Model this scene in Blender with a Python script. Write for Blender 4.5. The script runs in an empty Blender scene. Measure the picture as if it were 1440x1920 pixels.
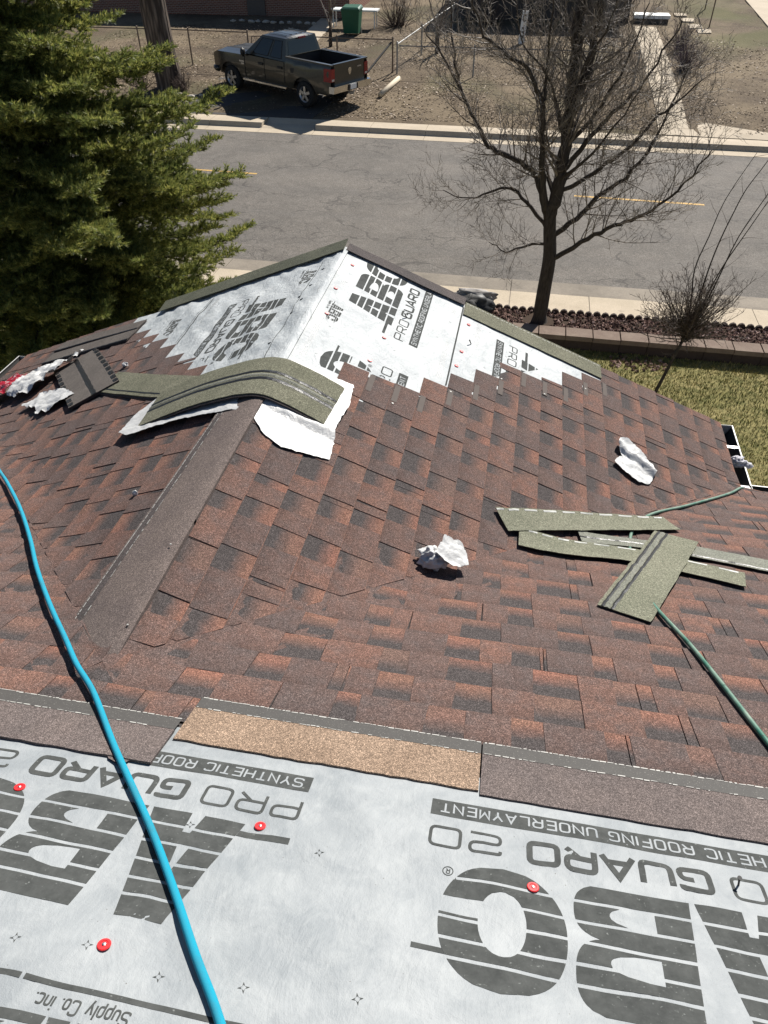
import bpy, bmesh, math, random
from mathutils import Vector, Matrix, noise
R_ = math.radians
random.seed(7)
scene = bpy.context.scene
col = scene.collection

# ------------------------------------------------------------------ camera, sky, sun, exposure
CAMZ = 6.3745
camd = bpy.data.cameras.new('camera'); camo = bpy.data.objects.new('camera', camd); col.objects.link(camo)
camd.sensor_fit = 'VERTICAL'; camd.sensor_height = 24.0
camd.lens = 24.0 * 1364.75 / 1920.0
camd.clip_start = 0.05; camd.clip_end = 2000
camo.location = (0, 0, CAMZ)
camo.rotation_euler = (R_(90 - 41.23), 0, R_(10.35))
scene.camera = camo

SUN_AZ, SUN_EL = 20.0, 41.0            # azimuth from +Y towards +X
world = bpy.data.worlds.new('World'); scene.world = world; world.use_nodes = True
wn = world.node_tree.nodes; wl = world.node_tree.links
sky = wn.new('ShaderNodeTexSky'); sky.sky_type = 'NISHITA'; sky.sun_disc = False
sky.sun_elevation = R_(SUN_EL); sky.sun_rotation = R_(SUN_AZ)
sky.altitude = 1600; sky.air_density = 1.0; sky.dust_density = 0.6
wl.new(sky.outputs[0], wn['Background'].inputs[0]); wn['Background'].inputs[1].default_value = 0.05
sl = bpy.data.lights.new('sun', 'SUN'); so = bpy.data.objects.new('sun', sl); col.objects.link(so)
sl.energy = 4.9; sl.angle = R_(0.53); sl.color = (1.0, 0.955, 0.89)
sdir = Vector((math.cos(R_(SUN_EL)) * math.sin(R_(SUN_AZ)), math.cos(R_(SUN_EL)) * math.cos(R_(SUN_AZ)), math.sin(R_(SUN_EL))))
so.rotation_euler = sdir.to_track_quat('Z', 'Y').to_euler(); so.location = (5, 8, 30)
vs = scene.view_settings; vs.view_transform = 'Standard'; vs.look = 'None'; vs.exposure = 0.72; vs.gamma = 1.0
vs.use_curve_mapping = False

# ------------------------------------------------------------------ helpers
def tag(o, label=None, cat=None, group=None, kind=None):
    if label: o['label'] = label
    if cat: o['category'] = cat
    if group: o['group'] = group
    if kind: o['kind'] = kind
    return o

def thing(name, label, cat, loc=(0, 0, 0), rz=0.0, group=None):
    o = bpy.data.objects.new(name, None); col.objects.link(o)
    o.location = loc; o.rotation_euler = (0, 0, rz); o.empty_display_size = 0.1
    return tag(o, label, cat, group)

def adopt(o, parent, world_space):
    o.parent = parent
    if world_space:
        M = Matrix.LocRotScale(parent.location, parent.rotation_euler, parent.scale) if parent.parent is None else Matrix.Identity(4)
        o.matrix_parent_inverse = M.inverted()

class MB:
    """collects faces; build() links ONE mesh object"""
    def __init__(s): s.v = []; s.f = []; s.m = []; s.c = []; s.mi = 0; s.col = (0, 0, 0, 1); s.sm = []; s.smooth = False
    def vert(s, p): s.v.append(tuple(p)); return len(s.v) - 1
    def face(s, idx, cols=None):
        s.f.append(tuple(idx)); s.m.append(s.mi); s.c.append(cols if cols else [s.col] * len(idx)); s.sm.append(s.smooth)
    def poly(s, pts, cols=None):
        b = len(s.v); s.v.extend(tuple(p) for p in pts); s.face(range(b, b + len(pts)), cols)
    def box(s, c, d, mat=None):
        x, y, z = d[0] / 2, d[1] / 2, d[2] / 2
        P = [Vector(q) for q in ((-x, -y, -z), (x, -y, -z), (x, y, -z), (-x, y, -z), (-x, -y, z), (x, -y, z), (x, y, z), (-x, y, z))]
        if mat is not None: P = [mat @ q for q in P]
        b = len(s.v); s.v.extend(tuple(Vector(c) + q) for q in P)
        for f in ((3, 2, 1, 0), (4, 5, 6, 7), (0, 1, 5, 4), (1, 2, 6, 5), (2, 3, 7, 6), (3, 0, 4, 7)): s.face([b + i for i in f])
    def hexa(s, P):
        b = len(s.v); s.v.extend(tuple(q) for q in P)
        for f in ((3, 2, 1, 0), (4, 5, 6, 7), (0, 1, 5, 4), (1, 2, 6, 5), (2, 3, 7, 6), (3, 0, 4, 7)): s.face([b + i for i in f])
    def tube(s, pts, rad, n=6, cap=True, flat=1.0, upv=None):
        """tapered tube through pts; rad a number or list"""
        k = len(pts); pts = [Vector(p) for p in pts]
        if not isinstance(rad, (list, tuple)): rad = [rad] * k
        b0 = len(s.v); ref = None
        for i in range(k):
            t = (pts[min(i + 1, k - 1)] - pts[max(i - 1, 0)])
            if t.length < 1e-9: t = Vector((0, 0, 1))
            t.normalize()
            if upv is not None:
                a = Vector(upv).cross(t)
            elif ref is None:
                a = t.cross(Vector((0.3, 0.2, 1)) if abs(t.z) < .9 else Vector((1, 0.1, 0)))
            else: a = ref - t * ref.dot(t)
            if a.length < 1e-6: a = t.orthogonal()
            a.normalize(); ref = a; c = t.cross(a)
            for j in range(n):
                an = 2 * math.pi * j / n
                s.v.append(tuple(pts[i] + (a * math.cos(an) + c * math.sin(an) * flat) * rad[i]))
        for i in range(k - 1):
            for j in range(n):
                q = b0 + i * n; j2 = (j + 1) % n
                s.face((q + j, q + j2, q + n + j2, q + n + j))
        if cap:
            s.face([b0 + j for j in reversed(range(n))]); s.face([b0 + (k - 1) * n + j for j in range(n)])
    def lathe(s, c, prof, n=16, axis='z', mat=None):
        b0 = len(s.v); c = Vector(c)
        for (r, h) in prof:
            for j in range(n):
                a = 2 * math.pi * j / n
                p = Vector((r * math.cos(a), r * math.sin(a), h))
                if axis == 'y': p = Vector((p.x, p.z, -p.y))
                if axis == 'x': p = Vector((p.z, p.x, p.y))
                if mat is not None: p = mat @ p
                s.v.append(tuple(c + p))
        for i in range(len(prof) - 1):
            for j in range(n):
                j2 = (j + 1) % n; q = b0 + i * n
                s.face((q + j, q + j2, q + n + j2, q + n + j))
        s.face([b0 + j for j in reversed(range(n))]); s.face([b0 + (len(prof) - 1) * n + j for j in range(n)])
    def build(s, name, mats, parent=None, world_space=True, vcol=False):
        me = bpy.data.meshes.new(name); me.from_pydata(s.v, [], s.f); me.update()
        if not isinstance(mats, (list, tuple)): mats = [mats]
        for m in mats: me.materials.append(m)
        if len(mats) > 1: me.polygons.foreach_set('material_index', s.m)
        if any(s.sm): me.polygons.foreach_set('use_smooth', s.sm)
        if vcol:
            ca = me.color_attributes.new('col', 'FLOAT_COLOR', 'CORNER')
            flat = []
            for cc in s.c:
                for c in cc: flat.extend(c)
            ca.data.foreach_set('color', flat)
        o = bpy.data.objects.new(name, me); col.objects.link(o)
        if parent is not None: adopt(o, parent, world_space)
        return o

def one(name, mb, mats, label, cat, group=None, **k):
    return tag(mb.build(name, mats, **k), label, cat, group)
def struct(name, mb, mats, **k):
    return tag(mb.build(name, mats, **k), kind='structure')

# ------------------------------------------------------------------ materials
class NT:
    def __init__(s, name):
        s.m = bpy.data.materials.new(name); s.m.use_nodes = True
        s.n = s.m.node_tree.nodes; s.l = s.m.node_tree.links; s.b = s.n['Principled BSDF']
        s.geo = None
    def pos(s):
        if s.geo is None: s.geo = s.n.new('ShaderNodeNewGeometry')
        return s.geo.outputs['Position']
    def link(s, a, b): s.l.new(a, b)
    def noise(s, scale, detail=3, rough=.5, vec=None, dist=0):
        t = s.n.new('ShaderNodeTexNoise'); t.inputs['Scale'].default_value = scale; t.inputs['Detail'].default_value = detail
        t.inputs['Roughness'].default_value = rough; t.inputs['Distortion'].default_value = dist
        s.link(vec if vec is not None else s.pos(), t.inputs['Vector']); return t.outputs['Fac']
    def voro(s, scale, feat='F1', out='Distance', vec=None, rnd=1):
        t = s.n.new('ShaderNodeTexVoronoi'); t.feature = feat; t.inputs['Scale'].default_value = scale; t.inputs['Randomness'].default_value = rnd
        s.link(vec if vec is not None else s.pos(), t.inputs['Vector']); return t.outputs[out]
    def ramp(s, fac, stops, interp='LINEAR'):
        r = s.n.new('ShaderNodeValToRGB'); r.color_ramp.interpolation = interp
        el = r.color_ramp.elements
        while len(el) > 1: el.remove(el[-1])
        el[0].position = stops[0][0]; el[0].color = (*stops[0][1], 1) if len(stops[0][1]) == 3 else stops[0][1]
        for p, c in stops[1:]:
            e = el.new(p); e.color = (*c, 1) if len(c) == 3 else c
        s.link(fac, r.inputs[0]); return r.outputs[0]
    def grey(s, fac, a, b):   # map range smooth a..b -> 0..1
        r = s.n.new('ShaderNodeMapRange'); r.inputs[1].default_value = a; r.inputs[2].default_value = b
        s.link(fac, r.inputs[0]); return r.outputs[0]
    def mix(s, fac, a, b, mode='MIX'):
        x = s.n.new('ShaderNodeMix'); x.data_type = 'RGBA'; x.blend_type = mode; x.clamp_factor = True
        for k, v in ((0, fac), (6, a), (7, b)):
            if isinstance(v, (int, float)): x.inputs[k].default_value = v if k == 0 else (v, v, v, 1)
            elif isinstance(v, tuple): x.inputs[k].default_value = (*v, 1) if len(v) == 3 else v
            else: s.link(v, x.inputs[k])
        return x.outputs[2]
    def math(s, op, a, b=0.0, c=None):
        x = s.n.new('ShaderNodeMath'); x.operation = op
        for k, v in ((0, a), (1, b), (2, c)):
            if v is None: continue
            if isinstance(v, (int, float)): x.inputs[k].default_value = v
            else: s.link(v, x.inputs[k])
        return x.outputs[0]
    def mapping(s, sc=(1, 1, 1), rot=(0, 0, 0), vec=None, loc=(0, 0, 0)):
        x = s.n.new('ShaderNodeMapping'); x.inputs['Scale'].default_value = sc; x.inputs['Rotation'].default_value = rot; x.inputs['Location'].default_value = loc
        s.link(vec if vec is not None else s.pos(), x.inputs['Vector']); return x.outputs[0]
    def attr(s, name='col'):
        a = s.n.new('ShaderNodeAttribute'); a.attribute_name = name
        x = s.n.new('ShaderNodeSeparateColor'); s.link(a.outputs['Color'], x.inputs[0]); return x.outputs
    def bump(s, h, strength=.3, dist=.01, prev=None):
        x = s.n.new('ShaderNodeBump'); x.inputs['Strength'].default_value = strength; x.inputs['Distance'].default_value = dist
        s.link(h, x.inputs['Height'])
        if prev is not None: s.link(prev, x.inputs['Normal'])
        return x.outputs[0]
    def done(s, color=None, rough=.8, metal=0.0, spec=.5, normal=None):
        b = s.b
        if color is not None:
            if isinstance(color, tuple): b.inputs['Base Color'].default_value = (*color, 1)
            else: s.link(color, b.inputs['Base Color'])
        if isinstance(rough, (int, float)): b.inputs['Roughness'].default_value = rough
        else: s.link(rough, b.inputs['Roughness'])
        b.inputs['Metallic'].default_value = metal; b.inputs['Specular IOR Level'].default_value = spec
        if normal is not None: s.link(normal, b.inputs['Normal'])
        return s.m

MAT = {}
def simple(name, c, rough=.7, metal=0, var=.25, scale=30, spec=.4, bump=0.0):
    t = NT(name); n = t.noise(scale, 4, .6)
    cc = t.mix(n, tuple(x * (1 - var) for x in c), tuple(min(1, x * (1 + var)) for x in c))
    nm = t.bump(n, bump, .01) if bump else None
    MAT[name] = t.done(cc, rough, metal, spec, nm); return MAT[name]

def granules(t, base, contrast=.8, scale=560):
    """mineral granules: small light and dark specks over a base colour"""
    g = t.voro(scale, out='Color'); sp = t.n.new('ShaderNodeSeparateColor'); t.link(g, sp.inputs[0])
    k = t.ramp(sp.outputs[0], [(0, (.25,) * 3), (.35, (.66,) * 3), (.7, (1.12,) * 3), (.9, (1.95,) * 3), (1, (3.0,) * 3)])
    k2 = t.mix(contrast, (1, 1, 1), k)
    c = t.mix(1.0, base, k2, 'MULTIPLY')
    n2 = t.noise(90, 4, .7); c = t.mix(1.0, c, t.ramp(n2, [(.3, (.8,) * 3), (.7, (1.2,) * 3)]), 'MULTIPLY')
    return c, sp.outputs[1]

def granule_mat(name, c1, c2, contrast=.7, scale=640, blot=6, rough=.92):
    t = NT(name); n = t.noise(blot, 4, .6)
    base = t.mix(t.grey(n, .3, .7), c1, c2)
    c, h = granules(t, base, contrast, scale)
    MAT[name] = t.done(c, rough, 0, .25, t.bump(h, .35, .002)); return MAT[name]

def shingle_mats():
    # recessed lower layer: dark band at the top of the exposure turning to red at the butt
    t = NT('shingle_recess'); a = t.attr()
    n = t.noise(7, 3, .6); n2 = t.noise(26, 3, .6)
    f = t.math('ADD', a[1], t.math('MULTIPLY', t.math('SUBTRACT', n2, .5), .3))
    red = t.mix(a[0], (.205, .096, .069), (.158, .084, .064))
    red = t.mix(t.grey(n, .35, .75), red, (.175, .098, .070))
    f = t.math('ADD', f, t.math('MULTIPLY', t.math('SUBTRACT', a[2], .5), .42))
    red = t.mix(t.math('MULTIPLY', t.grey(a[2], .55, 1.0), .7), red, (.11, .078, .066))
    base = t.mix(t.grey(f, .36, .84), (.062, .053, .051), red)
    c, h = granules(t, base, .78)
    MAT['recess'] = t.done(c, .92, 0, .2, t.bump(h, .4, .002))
    t = NT('shingle_tab'); a = t.attr(); n = t.noise(5, 3, .6); n2 = t.noise(17, 3, .6)
    base = t.mix(t.math('POWER', a[0], 1.6), (.096, .067, .059), (.158, .086, .065))
    base = t.mix(t.math('MULTIPLY', t.grey(n2, .4, .75), .6), base, (.085, .073, .07))
    base = t.mix(t.math('MULTIPLY', t.grey(n, .5, .8), .3), base, (.165, .096, .072))
    base = t.mix(1.0, base, t.ramp(t.math('ADD', a[1], t.math('MULTIPLY', n2, .4)), [(.1, (.80,) * 3), (.7, (1.04,) * 3)]), 'MULTIPLY')
    c, h = granules(t, base, .78)
    MAT['tab'] = t.done(c, .92, 0, .2, t.bump(h, .4, .002))
shingle_mats()
granule_mat('cap', (.105, .084, .077), (.145, .115, .10))
granule_mat('headlap_grey', (.10, .083, .078), (.135, .108, .098))
granule_mat('headlap_tan', (.20, .14, .098), (.262, .188, .134), .75, 560)
granule_mat('green_granule', (.135, .138, .098), (.18, .178, .13), .7, 500)
granule_mat('dark_green', (.062, .066, .045), (.092, .094, .066), .7, 500)
granule_mat('olive_granule', (.108, .108, .074), (.15, .146, .104), .75, 500)
granule_mat('grey_green', (.15, .155, .125), (.19, .19, .16), .5, 450)
granule_mat('dark_strip', (.06, .052, .05), (.085, .07, .066), .7)
granule_mat('brown_back', (.085, .074, .066), (.115, .1, .088), .5)
def mk_tar():
    t = NT('tar'); n = t.noise(120, 4, .7); MAT['tar'] = t.done(t.mix(n, (.008, .008, .009), (.03, .03, .03)), .35, 0, .5, t.bump(n, .5, .003))
    t = NT('nail_zone'); n = t.noise(40, 4, .7); g = t.noise(300, 2, .6)
    c = t.mix(n, (.052, .049, .046), (.074, .07, .064)); c = t.mix(t.grey(g, .62, .72), c, (.2, .19, .17))
    MAT['nail_zone'] = t.done(c, .7, 0, .3)
    t = NT('adhesive'); n = t.noise(60, 4, .7); MAT['adhesive'] = t.done(t.mix(n, (.22, .21, .19), (.55, .54, .5)), .6)
mk_tar()
simple_white = NT('white_adhesive'); MAT['white_adhesive'] = simple_white.done((.62, .62, .58), .6)
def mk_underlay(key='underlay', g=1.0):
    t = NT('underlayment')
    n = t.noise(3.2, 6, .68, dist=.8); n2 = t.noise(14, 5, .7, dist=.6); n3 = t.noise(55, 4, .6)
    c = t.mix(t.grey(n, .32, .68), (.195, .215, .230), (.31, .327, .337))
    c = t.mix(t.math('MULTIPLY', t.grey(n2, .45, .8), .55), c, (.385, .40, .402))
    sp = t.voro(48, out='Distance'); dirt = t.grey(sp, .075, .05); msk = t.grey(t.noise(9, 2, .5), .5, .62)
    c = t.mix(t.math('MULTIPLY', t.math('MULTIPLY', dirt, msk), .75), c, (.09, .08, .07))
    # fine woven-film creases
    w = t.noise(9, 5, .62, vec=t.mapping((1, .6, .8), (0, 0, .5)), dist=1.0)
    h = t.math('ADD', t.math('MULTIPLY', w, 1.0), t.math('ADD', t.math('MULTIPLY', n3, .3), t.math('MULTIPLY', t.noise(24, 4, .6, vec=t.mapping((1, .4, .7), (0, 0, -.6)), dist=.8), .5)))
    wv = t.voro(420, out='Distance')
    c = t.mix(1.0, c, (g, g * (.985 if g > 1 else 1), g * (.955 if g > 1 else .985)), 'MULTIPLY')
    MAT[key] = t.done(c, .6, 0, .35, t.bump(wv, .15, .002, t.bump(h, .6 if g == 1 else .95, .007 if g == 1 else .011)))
    t = NT('print_ink'); n = t.noise(30, 5, .7); n3 = t.noise(140, 2, .5)
    c = t.mix(t.grey(n, .3, .75), (.048, .051, .049), (.088, .092, .088)); c = t.mix(t.grey(n3, .66, .78), c, (.18, .19, .18))
    MAT['ink'] = t.done(c, .9, 0, .08)
    t = NT('print_fine'); n = t.noise(160, 3, .6)
    MAT['ink_fine'] = t.done(t.mix(t.grey(n, .35, .65), (.13, .135, .13), (.5, .5, .5)), .6)
mk_underlay('underlay_gable', 1.52)  # brighter, warmer copy for the gable: its stronger light is put into the colour
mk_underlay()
def mk_plastic():
    t = NT('white_film'); n = t.noise(9, 5, .65, dist=1.5); n2 = t.noise(45, 4, .6, dist=.8)
    c = t.mix(t.grey(n, .35, .7), (.46, .46, .45), (.62, .62, .605))
    MAT['film'] = t.done(c, .42, 0, .5, t.bump(t.math('ADD', n, t.math('MULTIPLY', n2, .5)), .5, .012))
    t = NT('red_film'); n = t.noise(25, 4, .6, dist=1); MAT['red_film'] = t.done(t.mix(t.grey(n, .56, .66), (.30, .008, .022), (.6, .5, .5)), .4)
    t = NT('red_cap'); n = t.noise(40, 3, .5); MAT['red_cap'] = t.done(t.mix(n, (.62, .015, .02), (.85, .04, .04)), .38)
mk_plastic()
simple('nail_bare', (.125, .108, .098), .95, 0, .12, 30, .05)
simple('steel', (.55, .54, .52), .35, 1.0, .2, 60)
simple('dark_steel', (.03, .03, .03), .4, .6, .3, 60)
simple('plywood', (.45, .33, .2), .8, 0, .2, 12); simple('roof_felt', (.05, .043, .04), .9, 0, .3, 20)
simple('white_paint', (.52, .51, .485), .45, 0, .08, 8)
simple('gutter_inside', (.035, .034, .032), .6, 0, .5, 14)
simple('siding', (.55, .52, .46), .75, 0, .08, 6)
simple('fascia', (.5, .48, .43), .6, 0, .1, 6)
# ------------------------------------------------------------------ roof geometry
MP = .398; CP = 1 / math.sqrt(1 + MP * MP); SP = MP * CP
XR = -1.079; ZR = 4.5617; ZM = 5.0297; YG = 4.518; XE = 1.50; XL = -3.65; YE = 3.76
KB = .10
def hM(y): return ZM - MP * y
def hG(x): return ZR - MP * abs(x - XR)
def roof_h(x, y):
    a, b = hM(y), hG(x); d = abs(a - b); h = max(a, b)
    if d < KB: h += (KB - d) ** 2 / (4 * KB)
    return h
def blend(x, y):
    if y < 1.0: return 0
    d = abs(hM(y) - hG(x)); return (KB - d) ** 2 / (4 * KB) if d < KB else 0
NM = Vector((0, SP, CP)); NRt = Vector((SP, 0, CP)); NL = Vector((-SP, 0, CP))
def PM(a, b, n=0):      # a = X, b = Y (plan)
    p = Vector((a, b, hM(b))) + NM * n; p.z += blend(a, b); return p
def PR(a, b, n=0):      # a = Y, b = X (plan)
    p = Vector((b, a, ZR - MP * (b - XR))) + NRt * n; p.z += blend(b, a); return p
def PL(a, b, n=0):
    p = Vector((b, a, ZR + MP * (b - XR))) + NL * n; p.z += blend(b, a); return p

def clip(poly, f, eps=2e-5):      # keep f(p) >= 0
    out = []
    for i in range(len(poly)):
        p, q = poly[i], poly[(i + 1) % len(poly)]; fp, fq = f(p), f(q)
        if fp >= 0: out.append(p)
        if (fp >= 0) != (fq >= 0):
            t = fp / (fp - fq); out.append((p[0] + (q[0] - p[0]) * t, p[1] + (q[1] - p[1]) * t))
    r = []
    for p in out:
        if not r or abs(p[0] - r[-1][0]) + abs(p[1] - r[-1][1]) > 1e-6: r.append(p)
    if len(r) > 1 and abs(r[0][0] - r[-1][0]) + abs(r[0][1] - r[-1][1]) < 1e-6: r.pop()
    if len(r) < 3: return []
    A = sum(r[i][0] * r[(i + 1) % len(r)][1] - r[(i + 1) % len(r)][0] * r[i][1] for i in range(len(r))) / 2
    return r if abs(A) > eps else []

def slab(mb, poly, place, top, low, colf, cuts=(), flip=False, cellcol=None):
    """poly in plan (a,b); top(a,b), low(a,b) heights; splits at a-cuts; skirts on the outline only"""
    cells = [poly]
    for c in cuts:
        nc = []
        for q in cells:
            l = clip(q, lambda p: c - p[0]); r = clip(q, lambda p: p[0] - c)
            if l: nc.append(l)
            if r: nc.append(r)
        cells = nc
    cnt = {}
    for q in cells:
        n = len(q)
        for i in range(n):
            k = tuple(sorted(((round(q[i][0], 5), round(q[i][1], 5)), (round(q[(i + 1) % n][0], 5), round(q[(i + 1) % n][1], 5)))))
            cnt[k] = cnt.get(k, 0) + 1
    for q in cells:
        q = list(q)
        A = sum(q[i][0] * q[(i + 1) % len(q)][1] - q[(i + 1) % len(q)][0] * q[i][1] for i in range(len(q)))
        if (A < 0) != flip: q.reverse()
        n = len(q)
        ca = sum(p[0] for p in q) / n
        if cellcol: colf = (lambda a, b, ca=ca: cellcol(a, b, ca))
        mb.poly([place(a, b, top(a, b)) for a, b in q], [colf(a, b) for a, b in q])
        for i in range(n):
            p, r = q[i], q[(i + 1) % n]
            k = tuple(sorted(((round(p[0], 5), round(p[1], 5)), (round(r[0], 5), round(r[1], 5)))))
            if cnt[k] == 1:
                cc = [colf(*p), colf(*p), colf(*r), colf(*r)]
                mb.poly([place(p[0], p[1], top(*p)), place(p[0], p[1], low(*p)), place(r[0], r[1], low(*r)), place(r[0], r[1], top(*r))], cc)

HOUSE = thing('house', 'house roof under repair with brown red shingles and exposed white underlayment in the foreground', 'house', (XR, 1.2, 0.0))
def hp(name, mb, mats, label=None, parent=None, **k):
    return tag(mb.build(name, mats, parent or HOUSE, **k), label)

# deck boards of the three slopes and the walls under them
mb = MB()
for (x0, x1) in ((-5.2, XL), (XL, XR), (XR, XE), (XE, 5.2)):
    def yv(x): return min(YE, 1.18 + abs(x - XR)) if XL <= x <= XE else YE
    P = [(x0, -.6), (x1, -.6), (x1, yv(x1)), (x0, yv(x0))]
    mb.poly([(x, y, hM(y) - .004) for x, y in P]); mb.poly([(x, y, hM(y) - .03) for x, y in reversed(P)])
mb.poly([(-5.2, YE, hM(YE) - .004), (-5.2, YE, hM(YE) - .16), (XL, YE, hM(YE) - .16), (XL, YE, hM(YE) - .004)][::-1])
hp('roof_deck', mb, MAT['roof_felt'])
mb = MB()
mb.poly([(XR, 1.18, ZR - .006), (XE, 1.18 + XE - XR, hG(XE) - .006), (XE, YG, hG(XE) - .006), (XR, YG, ZR - .006)])
mb.poly([(XR, 1.18, ZR - .006), (XR, YG, ZR - .006), (XL, YG, hG(XL) - .006), (XL, 1.18 + XR - XL, hG(XL) - .006)])
hp('roof_deck', mb, MAT['roof_felt'])
mb = MB()
mb.poly([(XL, YG, hG(XL) - .14), (XL, YG, hG(XL) - .006), (XR, YG, ZR - .006), (XE, YG, hG(XE) - .006), (XE, YG, hG(XE) - .14), (XR, YG, ZR - .14)])
mb.poly([(XL, YG - .03, hG(XL) - .14), (XR, YG - .03, ZR - .14), (XE, YG - .03, hG(XE) - .14), (XE, YG, hG(XE) - .14), (XR, YG, ZR - .14), (XL, YG, hG(XL) - .14)])
hp('barge_board', mb, MAT['fascia'])
mb = MB(); yw = YG - .35
for (a, b, c, d) in ((XL + .35, yw, XE - .35, yw), (XE - .35, yw, XE - .35, YE - .35), (XL + .35, YE - .35, XL + .35, yw), (XE - .35, YE - .35, 5.0, YE - .35), (-5.0, YE - .35, XL + .35, YE - .35)):
    mb.poly([(a, b, -.3), (c, d, -.3), (c, d, 3.42), (a, b, 3.42)])
mb.poly([(XL + .35, yw, 3.42), (XE - .35, yw, 3.42), (XR, yw, ZR - .1)])
hp('wall', mb, MAT['siding'])
mb = MB()
mb.box(((XE + XL) / 2, YG - .17, 3.41), (XE - XL, .34, .012)); mb.box((XE - .17, (YE + YG) / 2 - .2, 3.405), (.34, YG - YE, .012)); mb.box((XL + .17, (YE + YG) / 2 - .2, 3.405), (.34, YG - YE, .012))
hp('soffit', mb, MAT['white_paint'])

# ------------------------------------------------------------------ shingles
EX = .1329                      # exposure measured in plan
rs = random.Random(11)
TABS = 0
TABLIST = []
def shingle_course(place, b0, b1, a0, a1, clips, dirn, far, off, cam_key, flat_from=None):
    """one course on one slope, laid as 1 m strips; b0 upslope, b1 butt; dirn = sign of b downslope"""
    L = 1.0; s = a0 - off
    while s < a1 - 1e-4:
        p0, p1 = max(s, a0), min(s + L - .003, a1); s0 = s; s += L
        if p1 - p0 < .02: continue
        rect = [(p0, b0), (p1, b0), (p1, b1), (p0, b1)]
        for f in clips: rect = clip(rect, f) if rect else []
        if not rect: continue
        tilt = rs.uniform(-.0006, .0012)
        def tf(b): return (b - b0) / (b1 - b0)
        top = lambda a, b: .0012 + .0036 * tf(b) + tilt
        low = lambda a, b: -.003
        rnd = rs.random()
        flipn = place is PL or place is PR
        # pattern of raised tabs and recessed gaps along the strip
        a = s0 + rs.uniform(-.02, .05); pat = []; edges = []
        while a < s0 + L:
            w = rs.choice((.09, .11, .13, .15, .17, .2)); gap = rs.choice((.07, .09, .11, .12, .14)); pat.append((a, a + w)); edges += [a, a + w]; a += w + gap
        rnds = [(rs.random(), rs.random()) for _ in range(len(edges) + 1)]
        def cc(a_, b_, ca):
            r0, r1 = rnds[sum(1 for e in edges if e < ca)]; return (r0, tf(b_), r1, 1)
        mb = MB()
        near = sorted(set(edges + [s0 + .125 * i for i in range(1, 8)]))
        slab(mb, rect, place, top, low, None, near, flipn, cc)
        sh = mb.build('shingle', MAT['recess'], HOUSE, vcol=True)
        for (ta, tb) in pat:
            t0, t1 = max(ta, p0), min(tb, p1)
            if flat_from is not None and t1 > flat_from - .02 : t1 = p1
            if t1 - t0 < .012: continue
            taper = rs.uniform(0, .006)
            q = [(t0 + taper, b0), (t1 - taper, b0), (t1, b1 - dirn * .0015), (t0, b1 - dirn * .0015)]
            for f in clips: q = clip(q, f) if q else []
            if not q: 
                if flat_from is not None and t1 >= p1 - 1e-6: break
                continue
            r2 = rs.random(); th = rs.uniform(.0024, .0036)
            cx = sum(p[0] for p in q) / len(q); cy = sum(p[1] for p in q) / len(q)
            P = place(cx, cy, 0); dd = (P - camo.location).length
            TABLIST.append((dd, sh, q, place, (lambda a_, b_, th=th: .0012 + .0036 * (b_ - b0) / (b1 - b0) + tilt + th), (lambda a_, b_: .0), (lambda a_, b_, r2=r2: (r2, (b_ - b0) / (b1 - b0), 0, 1)), flipn))
            if flat_from is not None and t1 >= p1 - 1e-6: break

def valM_r(p): return 1.18 + (p[0] - XR) - p[1]
def valM_l(p): return 1.18 + (XR - p[0]) - p[1]
k = 0
y = 1.10
while y < YE + .02:
    y1 = min(y + EX, YE + .035)
    if y1 - y > .03:
        # split at the ridge foot: right part, left part
        shingle_course(PM, y, y1, XR, 4.6, [valM_r], 1, True, rs.uniform(0, 1), 0)
        shingle_course(PM, y, y1, -4.6, XR, [valM_l], 1, True, rs.uniform(0, 1), 0)
    y = y1 + 1e-6 if y1 < y + EX - 1e-6 else y + EX
# one more narrow course to the left of the tan strip
shingle_course(PM, 1.0, 1.1, -4.6, -.735, [lambda p: p[1] - .9], 1, True, .3, 0)
RSTEP = [(-.945, -.812, 3.11), (-.812, -.679, 3.285), (-.679, -.546, 3.29), (-.546, -.413, 3.30), (-.413, -.28, 3.47), (-.28, -.147, 3.635), (-.147, -.014, 3.80),
         (-.014, .118, 4.0), (.118, .251, 4.01), (.251, .384, 4.05), (.384, .517, 4.23), (.517, .65, 4.335)]
def valR(p): return p[0] - (1.18 + (p[1] - XR))
def valL(p): return p[0] - (1.18 + (XR - p[1]))
shingle_course(PR, XR + .005, -.945, 1.18, 2.62, [valR], 1, True, .4, 0)
for (b0, b1, ye) in RSTEP: shingle_course(PR, b0, b1, 1.2 + b0 - XR, ye, [valR], 1, True, rs.uniform(0, 1), 0, ye - .17)
b = .65
while b < XE + .02:
    b1 = min(b + EX, XE + .03)
    if b1 - b > .03: shingle_course(PR, b, b1, 1.2 + b - XR, YG + .015, [valR], 1, True, rs.uniform(0, 1), 0)
    b += EX
shingle_course(PL, XR - .005, -1.30, 1.18, 2.62, [valL], -1, True, .6, 0)
shingle_course(PL, -1.30, -1.436, 1.2, 2.95, [valL], -1, True, .1, 0)
b = -1.436; kk = 0
while b > XL - .02:
    b1 = max(b - EX, XL - .03); ye = min(YG + .015, 3.10 + .157 * kk + rs.uniform(-.03, .03))
    if b - b1 > .03: shingle_course(PL, b, b1, 1.2 + XR - b, ye, [valL], -1, True, rs.uniform(0, 1), 0, ye - .15 if ye < YG else None)
    b -= EX; kk += 1
TABLIST.sort(key=lambda t: t[0])
rest = {}
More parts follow.
